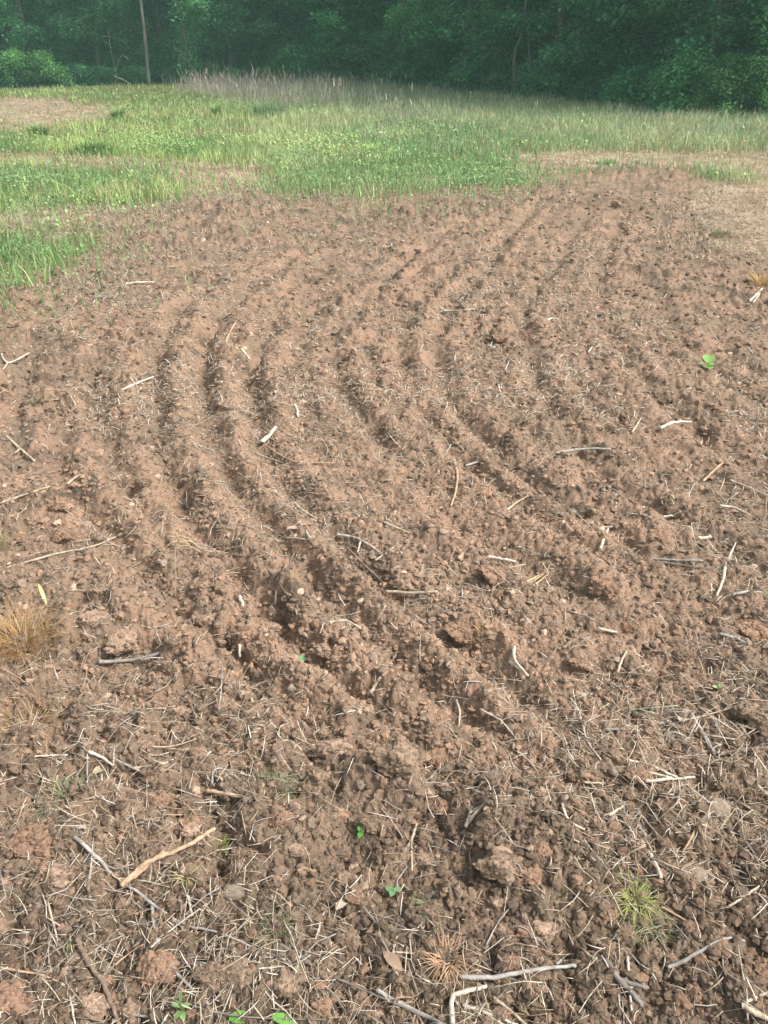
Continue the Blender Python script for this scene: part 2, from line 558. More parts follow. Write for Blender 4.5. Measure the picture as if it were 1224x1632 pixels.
def tube(P, R, n=6, cap=True):
    """tapered tube along points P (k,3) with radii R"""
    P = np.asarray(P, float)
    k = len(P)
    R = np.broadcast_to(np.asarray(R, float), (k,))
    T = np.gradient(P, axis=0)
    T /= np.linalg.norm(T, axis=1)[:, None] + 1e-9
    ref = np.array([0, 0, 1.]) if abs(T[:, 2]).mean() < .8 else np.array([1., 0, 0])
    A = np.cross(T, ref); A /= np.linalg.norm(A, axis=1)[:, None] + 1e-9
    B = np.cross(T, A)
    th = np.arange(n) * 2 * math.pi / n
    V = P[:, None, :] + R[:, None, None] * (np.cos(th)[None, :, None] * A[:, None, :] + np.sin(th)[None, :, None] * B[:, None, :])
    V = V.reshape(-1, 3)
    i = np.arange(k - 1)[:, None] * n
    j = np.arange(n)[None, :]
    j2 = (j + 1) % n
    Q = np.stack([i + j, i + j2, i + n + j2, i + n + j], -1).reshape(-1, 4)
    T3 = []
    if cap:
        V = np.vstack([V, P[0], P[-1]])
        a, b = k * n, k * n + 1
        for q in range(n):
            T3.append((a, (q + 1) % n, q)); T3.append((b, (k - 1) * n + q, (k - 1) * n + (q + 1) % n))
    return V, np.array(T3, int).reshape(-1, 3), Q

def merge(parts):
    V, T, Q, o = [], [], [], 0
    for v, t, q in parts:
        V.append(v)
        if len(t): T.append(t + o)
        if len(q): Q.append(q + o)
        o += len(v)
    return np.vstack(V), (np.vstack(T) if T else None), (np.vstack(Q) if Q else None)

def ico(sub):
    import bmesh
    bm = bmesh.new()
    bmesh.ops.create_icosphere(bm, subdivisions=sub, radius=1)
    V = np.array([v.co[:] for v in bm.verts])
    F = np.array([[v.index for v in f.verts] for f in bm.faces])
    bm.free()
    return V, F

# ------------------------------------------------------------------ the ground
th_d = np.arange(-0.80, 0.8001, 0.0017)
th_l = -0.80 - np.cumsum(np.geomspace(.004, .09, 45)); th_l = th_l[th_l > -math.pi + .02]
TH = np.concatenate([th_l[::-1], th_d, -th_l])
phi = np.arange(math.radians(74), math.radians(8.4), -0.00115)
r1 = CAM_H / np.tan(phi)
r2 = np.concatenate([np.arange(r1[-1] + .12, 30, .2), np.arange(30, 80, 1.5), np.geomspace(80, 1500, 14)])
RR = np.concatenate([[0.05, .15, .25, .35], r1, r2])
tt, rr = np.meshgrid(TH, RR)
gx, gy = (rr * np.sin(tt)).ravel(), (rr * np.cos(tt)).ravel()
gz = height(gx, gy)
gz = np.where(rr.ravel() > 90, -0.02, gz)
GZ = gz.reshape(len(RR), len(TH))
tz, gz_, dz_ = zones(gx, gy, .10)
def darkening(x, y):
    """weight for a darker ground tone towards the near side and right, plus noise"""
    return np.clip(.9 * np.clip((2.1 - y) / 1.4, 0, 1) + .55 * np.clip((x - .25 * y + .1) / 1.2, 0, 1) * np.clip((5 - y) / 3, 0, 1) + .55 * fbm(x, y, .9, 120, 3), 0, 1)
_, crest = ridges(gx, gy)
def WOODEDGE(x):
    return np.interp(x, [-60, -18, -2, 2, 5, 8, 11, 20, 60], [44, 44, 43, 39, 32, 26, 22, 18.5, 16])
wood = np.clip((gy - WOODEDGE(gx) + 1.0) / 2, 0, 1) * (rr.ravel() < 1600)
nr, nth = len(RR), len(TH)
I = np.arange(nr * nth).reshape(nr, nth)
Q = np.stack([I[:-1, :-1], I[1:, :-1], I[1:, 1:], I[:-1, 1:]], -1).reshape(-1, 4)
Qw = np.stack([I[:-1, -1], I[1:, -1], I[1:, 0], I[:-1, 0]], -1)
Vg = np.column_stack([gx, gy, gz])
Vg = np.vstack([Vg, [0, 0, float(gz[:nth].mean())]])
Tc = np.stack([np.full(nth, len(Vg) - 1), I[0], np.roll(I[0], -1)], -1)
app = lambda a: np.append(a, 0)
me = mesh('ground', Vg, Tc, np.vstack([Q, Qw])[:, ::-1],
          dict(zone=np.column_stack([app(tz.astype(float)), app(gz_.astype(float)), app(dz_.astype(float))]), crest=app(crest), wood=app(wood), dark_fac=app(darkening(gx, gy))))
tag(link('ground', me, M['ground']), kind='structure')

# ------------------------------------------------------------------ lumps of soil
IC2, IF2 = ico(1)          # 12..42 verts
IC4, IF4 = ico(5)
def clod_mesh(seed, lump=.36, flat=.62):
    V = IC4.copy()
    d = 1 + lump * noise3(V, 1.3, seed) + lump * .55 * noise3(V, 3.1, seed + 1) + lump * .32 * noise3(V, 7, seed + 2) + lump * .40 * noise3(V, 11, seed + 3) + lump * .26 * noise3(V, 23, seed + 4)
    V = V * d[:, None]
    V[:, 2] *= flat
    return V
def cell_lumps(V, seed, amp):
    c = np.random.RandomState(seed).normal(size=(70, 3)); c /= np.linalg.norm(c, axis=1)[:, None]
    U = V / (np.linalg.norm(V, axis=1)[:, None] + 1e-9)
    d = np.sqrt(((U[:, None, :] - c[None]) ** 2).sum(-1)).min(1)
    return V * (1 + amp * (1 - (d / .35) ** 2).clip(-.5, 1))[:, None]
STM = [mesh('pebble', clod_mesh(s * 5 + 301, .12, .7), IF4) for s in range(3)]
def variant(me, m):
    c = me.copy(); c.materials.clear(); c.materials.append(m); return c
def rough_clod(seed, c1, c2):
    """a broken clod: an angular core crusted all over with crumbs"""
    R_ = np.random.RandomState(seed)
    C0, CF = ico(4)
    d = 1 + .42 * noise3(C0, 1.2, seed) + .26 * noise3(C0, 2.7, seed + 1) + .14 * noise3(C0, 6, seed + 2) + .08 * noise3(C0, 13, seed + 3)
    core = C0 * d[:, None] * .86
    for _ in range(5):                                   # a few flat broken faces
        nn = R_.normal(size=3); nn /= np.linalg.norm(nn); nn[2] = abs(nn[2])
        h_ = core @ nn; lim = R_.uniform(.5, .8)
        core -= np.outer(np.clip(h_ - lim, 0, 9) * .85, nn)
    Vs, Fs, Ts, o_ = [core], [CF], [np.array(c1) * (1 + .25 * noise3(core, 3, seed + 7))[:, None]], len(core)
    K0, KF = ico(2)
    for i in range(260):
        p_ = core[R_.randint(len(core))]
        if p_[2] < -.35:
            continue
        r_ = .035 + .15 * R_.rand() ** 3
        q = K0 * (1 + .35 * noise3(K0, 1.6, 900 + i) + .3 * noise3(K0, 3.4, 950 + i))[:, None] * R_.uniform(.65, 1.3, 3) * r_ + p_ * (1 - .2 * r_)
        Vs.append(q); Fs.append(KF + o_); o_ += len(q)
        cc = np.array(c1 if R_.rand() < .55 else c2) * R_.uniform(.8, 1.15)
        Ts.append(np.tile(cc, (len(q), 1)))
    V_ = np.vstack(Vs); V_[:, 2] *= .74
    me_ = mesh('clod', V_, np.vstack(Fs), None, dict(tint=np.vstack(Ts)), smooth=False)
    me_.materials.append(M['crumb'])
    return me_
CCOL = dict(clod_brown=((.235, .165, .115), (.17, .125, .09)), clod_orange=((.275, .172, .115), (.21, .140, .10)), clod_pink=((.33, .23, .165), (.25, .175, .125)))
CLM = {k: [rough_clod(60 + 11 * s_ + q_, *CCOL[k]) for s_ in range(4)] for q_, k in enumerate(CCOL)}
STO = [variant(c, M['stone']) for c in STM]

def place_lump(name, meshes, u, v, rpx, label, cat, group=None, asp=1.0, sink=.15):
    p = gp(u, v)
    r = .95 * rpx * dist(p) / FPX
    o = bpy.data.objects.new(name, random.choice(meshes))
    COL.objects.link(o)
    o.location = (p[0], p[1], p[2] + r * (.36 - sink))
    o.scale = (r * asp, r / asp ** .5, r)
    o.rotation_euler = (random.uniform(-.25, .25), random.uniform(-.25, .25), 0 if asp != 1 else random.uniform(0, 6.3))
    return tag(o, label, cat, group)

CLODS = [
 (70, 1345, 36, 'clod_orange', 'large crumbly orange clay clod on top of the heap at the lower left edge'),
 (92, 1398, 22, 'clod_pink', 'pale orange clod on the right flank of the left edge clay heap'),
 (18, 1606, 36, 'clod_orange', 'broad orange clod in the bottom left corner'),
 (150, 1606, 20, 'clod_pink', 'tan crumbly clod beside the lower end of the brown branch near the bottom left'),
 (256, 1292, 32, 'clod_orange', 'knobbly rust red clod above the thick tan peeled stick'),
 (215, 1345, 22, 'clod_brown', 'brown round clod just left of the narrow end of the tan peeled stick'),
 (252, 1548, 30, 'clod_orange', 'orange clod cut by the curved grey twig at the lower left'),
 (378, 1560, 28, 'clod_brown', 'biggest brown clod between the long grey vine twigs at the bottom centre left'),
 (337, 1574, 17, 'clod_brown', 'small brown clod left of the biggest bottom centre left clod'),
 (456, 1574, 25, 'clod_brown', 'brown clod just under the long grey diagonal stem at the bottom centre'),
 (302, 1328, 14, 'clod_pink', 'small pinkish clod touching the thick end of the tan peeled stick'),
 (530, 1195, 24, 'clod_pink', 'flat pale tan clod alone left of the dark clay heap'),
 (508, 1240, 15, 'clod_brown', 'rounded tan clod below the flat pale tan clod'),
 (450, 1312, 20, 'clod_orange', 'flat orange brown clod beside the white pebble'),
 (640, 1222, 44, 'clod_brown', 'largest dark brown turned clod at the crest of the central heap'),
 (694, 1214, 22, 'clod_orange', 'bright orange clod on the right shoulder of the central heap'),
 (706, 1290, 20, 'clod_orange', 'reddish orange clod below the central heap'),
 (862, 1357, 20, 'clod_orange', 'round orange clod between straws right of the central heap'),
 (796, 1385, 30, 'clod_brown', 'big brown clod with flat tan top at lower centre right'),
 (862, 1486, 20, 'clod_pink', 'pale pinkish clod above the long grey stick near the bottom'),
 (673, 1375, 18, 'clod_brown', 'brown clod just right of the upright forked straw at lower centre'),
 (789, 920, 24, 'clod_orange', 'egg shaped tan clod on the furrow right of centre'),
 (737, 1010, 24, 'clod_orange', 'round rust brown clod at the end of the broad ridge'),
 (152, 994, 24, 'clod_pink', 'pinkish clod beside the big dry grass tuft'),
 (192, 1030, 26, 'clod_pink', 'long flat pink clod above the grey stick left of the furrows'),
 (100, 857, 20, 'clod_orange', 'orange clod above the pale frayed stem at the left'),
 (98, 808, 18, 'clod_orange', 'orange brown clod at the start of the leftmost furrow'),
 (328, 992, 16, 'clod_pink', 'pale clod at the foot of the standing dry stem'),
 (434, 1000, 12, 'clod_pink', 'small pale clod beside the white stub on the ridge'),
 (520, 1040, 17, 'clod_pink', 'flat pinkish clod right behind the green oval leaf'),
 (290, 1138, 14, 'clod_pink', 'pale clod left of the upright white stubs'),
 (490, 680, 9, 'clod_brown', 'small grey brown clod beside the white husk on the upper ridge'),
 (1200, 1010, 26, 'clod_orange', 'orange clod near the right edge below the crossed dark stalks'),
 (1210, 1150, 36, 'clod_brown', 'large reddish brown clod at the right edge under the brown stick'),
 (1050, 640, 26, 'clod_brown', 'wide grey brown clod in the rough tilth of the upper right'),
 (960, 936, 24, 'clod_orange', 'large orange brown clod below the bundle of thin straws'),
 (545, 830, 11, 'clod_pink', 'small pinkish clod above the white forked twig on the furrow'),
 (850, 500, 12, 'clod_brown', 'dark round clod in the upper right furrows'),
 (985, 330, 9, 'clod_brown', 'dark clod heap top near the far right end of the tilled strip'),
]
for u, v, r, k, lab in CLODS:
    place_lump('soil_clod', CLM[k], u, v, r, lab, 'clod', asp=random.uniform(1.05, 1.3))
PEB = [(979, 1232, 8, 'small white pebble beside the white forked twigs', 1.1), (1144, 1292, 18, 'round tan stone standing alone at the lower right', 1.0),
       (1107, 1397, 15, 'oval tan stone below the round tan stone', 1.25), (532, 1302, 7, 'small white pebble in the brown earth below the flat pale clod', 1.1),
       (372, 1424, 13, 'oblong whitish stone right of the tan peeled stick', 1.5), (593, 883, 6, 'small pale pebble beside the white forked twig on the furrow', 1.),
       (337, 462, 6, 'tiny pale pebble in the orange tilth far up the strip', 1.2), (1075, 782, 5, 'tiny white pebble near the middle of the right side', 1.1)]
for u, v, r, lab, a in PEB:
    place_lump('pebble', STO, u, v, r, lab, 'pebble', asp=a)
# other clods strewn over the tilth
n = 0
while n < 230:
    u, v = random.uniform(-60, 1284), 330 + 1330 * random.random() ** .75
    x, y = G(u, v)
    if not zones(np.array([x]), np.array([y]))[0][0]:
        continue
    k = random.choices(['clod_brown', 'clod_orange', 'clod_pink'], [.6, .3, .1])[0]
    dd = math.hypot(math.hypot(x, y), CAM_H)
    rm = random.choice([.009, .011, .013, .016, .02, .026]) * (1 + .14 * (dd - 1.7))
    place_lump('soil_clod', CLM[k], u, v, rm * FPX / dd, {'clod_brown': 'crumbly clod of brown earth lying in the tilled soil', 'clod_orange': 'crumbly orange brown clod of clay lying in the tilled soil', 'clod_pink': 'crumbly pale tan clod lying in the tilled soil'}[k], 'clod', {'clod_brown': 'brown clods strewn over the tilled strip', 'clod_orange': 'orange brown clods strewn over the tilled strip', 'clod_pink': 'pale tan clods strewn over the tilled strip'}[k], random.uniform(1, 1.3))
    n += 1

# crumbs: small lumps everywhere on the tilth
def scatter(nn, rmin, rmax, spread=.78, power=1.0):
    """random points, as many per picture area near and far"""
    a = RS.uniform(-spread, spread, nn)
    ph = RS.uniform(math.atan(CAM_H / rmax), math.atan(CAM_H / rmin), nn)
    r = CAM_H / np.tan(ph)
    # width of a ring grows with r in the picture as 1/distance: reject to even out
    return r * np.sin(a), r * np.cos(a)
x, y = scatter(230000, .5, 11.5)
t = zones(x, y)[0]
cl = 0.5 + 0.5 * fbm(x, y, 3.0, 60, 2) * 1.4
keep = t & (RS.rand(len(x)) < np.clip(cl, .3, 1))
x, y = x[keep], y[keep]
n = len(x)
z = surf(x, y)
r = np.hypot(x, y)
sz = (0.0015 + 0.0062 * RS.rand(n) ** 5) * (1 + .27 * r)
V0 = IC2
nv = len(V0)
jit = 1 + .24 * RS.normal(size=(n, nv)).clip(-1.6, 1.6)
ang = RS.uniform(0, 6.3, n)
ca, sa = np.cos(ang), np.sin(ang)
st = RS.uniform(.6, 1.5, (n, 3)) * [1, 1, .7]
W = V0[None] * jit[:, :, None] * st[:, None, :] * sz[:, None, None]
Wx = W[..., 0] * ca[:, None] - W[..., 1] * sa[:, None] + x[:, None]
Wy = W[..., 0] * sa[:, None] + W[..., 1] * ca[:, None] + y[:, None]
Wz = W[..., 2] + z[:, None] + sz[:, None] * .12
pal = np.array([EARTH, CLAY, GREYE, (.27, .185, .13), (.15, .108, .08), PALE])
ci = RS.choice(6, n, p=[.36, .10, .16, .22, .12, .04])
loc = fbm(x, y, 1.9, 61, 4, .6)

ci = np.where((loc > .12) & (RS.rand(n) < .6), 1, np.where((loc < -.15) & (RS.rand(n) < .55), 4, ci))
tint = pal[ci] * RS.uniform(.82, 1.12, (n, 1)) * (1 - .38 * darkening(x, y))[:, None]
F = (IF2[None] + (np.arange(n) * nv)[:, None, None]).reshape(-1, 3)
# bigger rounded-angular lumps
B0, BF = ico(2)
nb_ = 12500
bx_, by_ = scatter(nb_, .5, 11.5)
kb = zones(bx_, by_)[0] & (RS.rand(nb_) < np.clip(.45 + .9 * fbm(bx_, by_, 1.4, 66, 3), .08, 1))
bx_, by_ = bx_[kb], by_[kb]; nb_ = len(bx_)
bsz = RS.uniform(.005, .013, nb_) * (1 + .22 * np.hypot(bx_, by_)) * RS.uniform(.6, 1, nb_)
Bm = []
for k in range(24):
    q = B0 * (1 + .38 * noise3(B0, 1.4, 400 + k) + .30 * noise3(B0, 3.3, 430 + k))[:, None] * RS.uniform(.65, 1.3, 3) * [1, 1, .75]
    Bm.append(q)
Bm = np.array(Bm)[RS.randint(24, size=nb_)] * bsz[:, None, None]
ba = RS.uniform(0, 6.3, nb_); bc, bs_ = np.cos(ba)[:, None], np.sin(ba)[:, None]
BV = np.stack([Bm[..., 0] * bc - Bm[..., 1] * bs_ + bx_[:, None], Bm[..., 0] * bs_ + Bm[..., 1] * bc + by_[:, None], Bm[..., 2] + (surf(bx_, by_) + -bsz * .12)[:, None]], -1).reshape(-1, 3)
bt = pal[RS.choice(6, nb_, p=[.4, .14, .14, .22, .09, .01])] * RS.uniform(.85, 1.1, (nb_, 1)) * (1 - .38 * darkening(bx_, by_))[:, None]
base_ = n * nv
F = np.vstack([F, (BF[None] + (np.arange(nb_) * len(B0))[:, None, None]).reshape(-1, 3) + base_])
me = mesh('soil_crumbs', np.vstack([np.stack([Wx, Wy, Wz], -1).reshape(-1, 3), BV]), F, None, dict(tint=np.vstack([np.repeat(tint, nv, 0), np.repeat(bt, len(B0), 0)])), smooth=False)
tag(link('soil_crumbs', me, M['crumb']), kind='stuff', label='loose brown crumbs of earth over the tilled strip', cat='soil crumbs')

# ------------------------------------------------------------------ straw
def straws_mesh(x, y, z, L, wd, az, el, bend, tint, sides=3):
    """many bent stalks, 4 rings of 3 points each"""
    n = len(x)
    s = np.array([-.5, -.17, .17, .5])
    dx, dy, dz = np.cos(az) * np.cos(el), np.sin(az) * np.cos(el), np.sin(el)
    cx = x[:, None] + s * (L * dx)[:, None] - (s ** 2 * 4 - 1) * (bend * L * np.sin(az))[:, None] * .5
    cy = y[:, None] + s * (L * dy)[:, None] + (s ** 2 * 4 - 1) * (bend * L * np.cos(az))[:, None] * .5
    cz = z[:, None] + s * (L * dz)[:, None] - (s ** 2 * 4 - 1) * (np.abs(bend) * L * .35)[:, None]
    C = np.stack([cx, cy, cz], -1)                     # n,4,3
    A = np.stack([-np.sin(az), np.cos(az), 0 * az], -1)
    B = np.array([0, 0, 1.])
    th = np.arange(sides) * 2 * math.pi / sides + .5
    off = np.cos(th)[None, None, :, None] * A[:, None, None, :] + np.sin(th)[None, None, :, None] * B[None, None, None, :]
    taper = np.array([1, 1, .9, .7])
    V = C[:, :, None, :] + off * (wd[:, None] * taper)[:, :, None, None]
    V = V.reshape(-1, 3)
    q = []
    for i in range(3):
        for j in range(sides):
            q.append((i * sides + j, i * sides + (j + 1) % sides, (i + 1) * sides + (j + 1) % sides, (i + 1) * sides + j))
    q = np.array(q)
    m_ = 4 * sides
    Q = (q[None] + (np.arange(n) * m_)[:, None, None]).reshape(-1, 4)
    T = None
    if sides == 3:
        e = np.array([(2, 1, 0), (9, 10, 11)])
        T = (e[None] + (np.arange(n) * m_)[:, None, None]).reshape(-1, 3)
    return V, T, Q, np.repeat(tint, m_, 0)

STRAWC = np.array([(.50, .40, .29), (.58, .50, .39), (.38, .30, .21), (.32, .28, .24), (.68, .62, .53), (.28, .20, .14), (.40, .26, .17)])
def straw_field(nn, Lr, wr, rmin, rmax, name, label, elmax=.42, dens=None, pc=None, lift=.004, cat='straw'):
    x, y = scatter(nn, rmin, rmax)
    t, g, d = zones(x, y)
    keep = ~g & (y < 12.5) & (RS.rand(nn) < np.interp(np.hypot(x, y), [.8, 1.5, 2.6], [.42, .55, 1]))
    k2 = .5 + .9 * fbm(x, y, 1.5, 77, 3)
    keep &= (RS.rand(nn) < np.clip(k2 * 1.3 - .2 + d * .5, .10, 1))
    x, y = x[keep], y[keep]
    n = len(x)
    z = surf(x, y) + lift
    r = np.hypot(x, y)
    L = RS.uniform(*Lr, n) * (1 + .07 * r) * RS.uniform(.4, 1, n)
    wd = RS.uniform(*wr, n) * (1 + .25 * r)
    az = RS.uniform(0, 6.3, n)
    el = RS.normal(0, elmax, n).clip(-1, 1)
    z = z + np.abs(np.sin(el)) * L * .35
    tint = STRAWC[RS.choice(7, n, p=pc or [.25, .20, .16, .11, .13, .08, .07])] * RS.uniform(.8, 1.15, (n, 1))
    V, T, Q, tt_ = straws_mesh(x, y, z, L, wd, az, el, RS.normal(0, .10, n), tint)
    me = mesh(name, V, T, Q, dict(tint=tt_))
    tag(link(name, me, M['straw']), kind='stuff', label=label, cat=cat)
straw_field(64000, (.018, .07), (.00035, .0010), .5, 12, 'straw_litter', 'fine broken straw littering the tilled soil')
straw_field(30000, (.025, .06), (.0007, .0014), 3.8, 11.8, 'straw_flecks', 'pale broken straw flecking the far half of the tilled strip', .3, pc=[.26, .26, .12, .08, .16, .06, .06])
straw_field(11000, (.05, .12), (.0005, .0010), .6, 11.5, 'straw_stems', 'longer dry stems tangled over the soil', .3, cat='straw')
straw_field(50000, (.01, .035), (.0002, .0005), .5, 11, 'root_fibres', 'thin dry root fibres matted through the soil', .6, cat='root fibres')

# thin grey twigs strewn in the foreground
for i in range(160):
    while True:
        u, v = random.uniform(0, 1224), 620 + 1010 * random.random() ** .42
        p = gp(u, v)
        if zones(p[0:1], p[1:2])[0][0]:
            break
    d = dist(p); L = random.uniform(.05, .14) * (1 + .1 * (d - 1.7)); az = random.uniform(0, 6.3)
    q = np.array([(t * L, random.gauss(0, .05) * L, 0) for t in (-.5, -.2, .1, .5)])
    q = np.stack([q[:, 0] * math.cos(az) - q[:, 1] * math.sin(az), q[:, 0] * math.sin(az) + q[:, 1] * math.cos(az), q[:, 2]], -1)
    zz = surf(q[:, 0] + p[0], q[:, 1] + p[1])
    q[:, 2] = .6 * (zz.max() - p[2]) * .5 + .4 * (zz - p[2]) + .006
    P_ = np.array([q[0], (q[0] + q[1]) / 2, q[1], (q[1] + q[2]) / 2, q[2], (q[2] + q[3]) / 2, q[3]])
    r_ = random.uniform(.0008, .0019) * (1 + .15 * (d - 1.7))
    V, T, Q = tube(P_, np.linspace(1, .55, 7) * r_, 5)
    cc = np.array(random.choice([(.34, .31, .28), (.42, .37, .31), (.25, .21, .18), (.48, .42, .34)]))
    me = mesh('twig', V, T, Q, dict(tint=np.tile(cc, (len(V), 1))))
    tag(link('twig', me, M['stick'], None, tuple(p)), 'thin greyish twig strewn flat on the tilled brown soil', 'twig', 'thin twigs strewn on the soil')

# individual straws, the ones that show largest
SG = 'short pale straw stalks lying on the soil'
for i in range(180):
    while True:
        u, v = random.uniform(0, 1224), 470 + 1160 * random.random() ** .8
        p = gp(u, v)
        if zones(p[0:1], p[1:2])[0][0]:
            break
    d = dist(p)
    L = random.uniform(.022, .065) * (1 + .12 * (d - 1.7))
    wd = random.uniform(.0008, .0018) * (1 + .22 * (d - 1.7))
    one = lambda a: np.array([a])
    el = random.gauss(0, .3)
    V, T, Q, tt_ = straws_mesh(one(0.), one(0.), one(0.), one(L), one(wd), one(random.uniform(0, 6.3)), one(el), one(random.gauss(0, .12)),
                               STRAWC[random.choice([0, 1, 0, 4, 2, 3])][None] * .9, 3)
    me = mesh('straw_stalk', V, T, Q, dict(tint=tt_))
    tag(link('straw_stalk', me, M['straw'], None, (p[0], p[1], p[2] + .006 + abs(math.sin(el)) * L * .3)),
        'short pale broken straw stalk lying on the tilled brown soil', 'straw', SG)

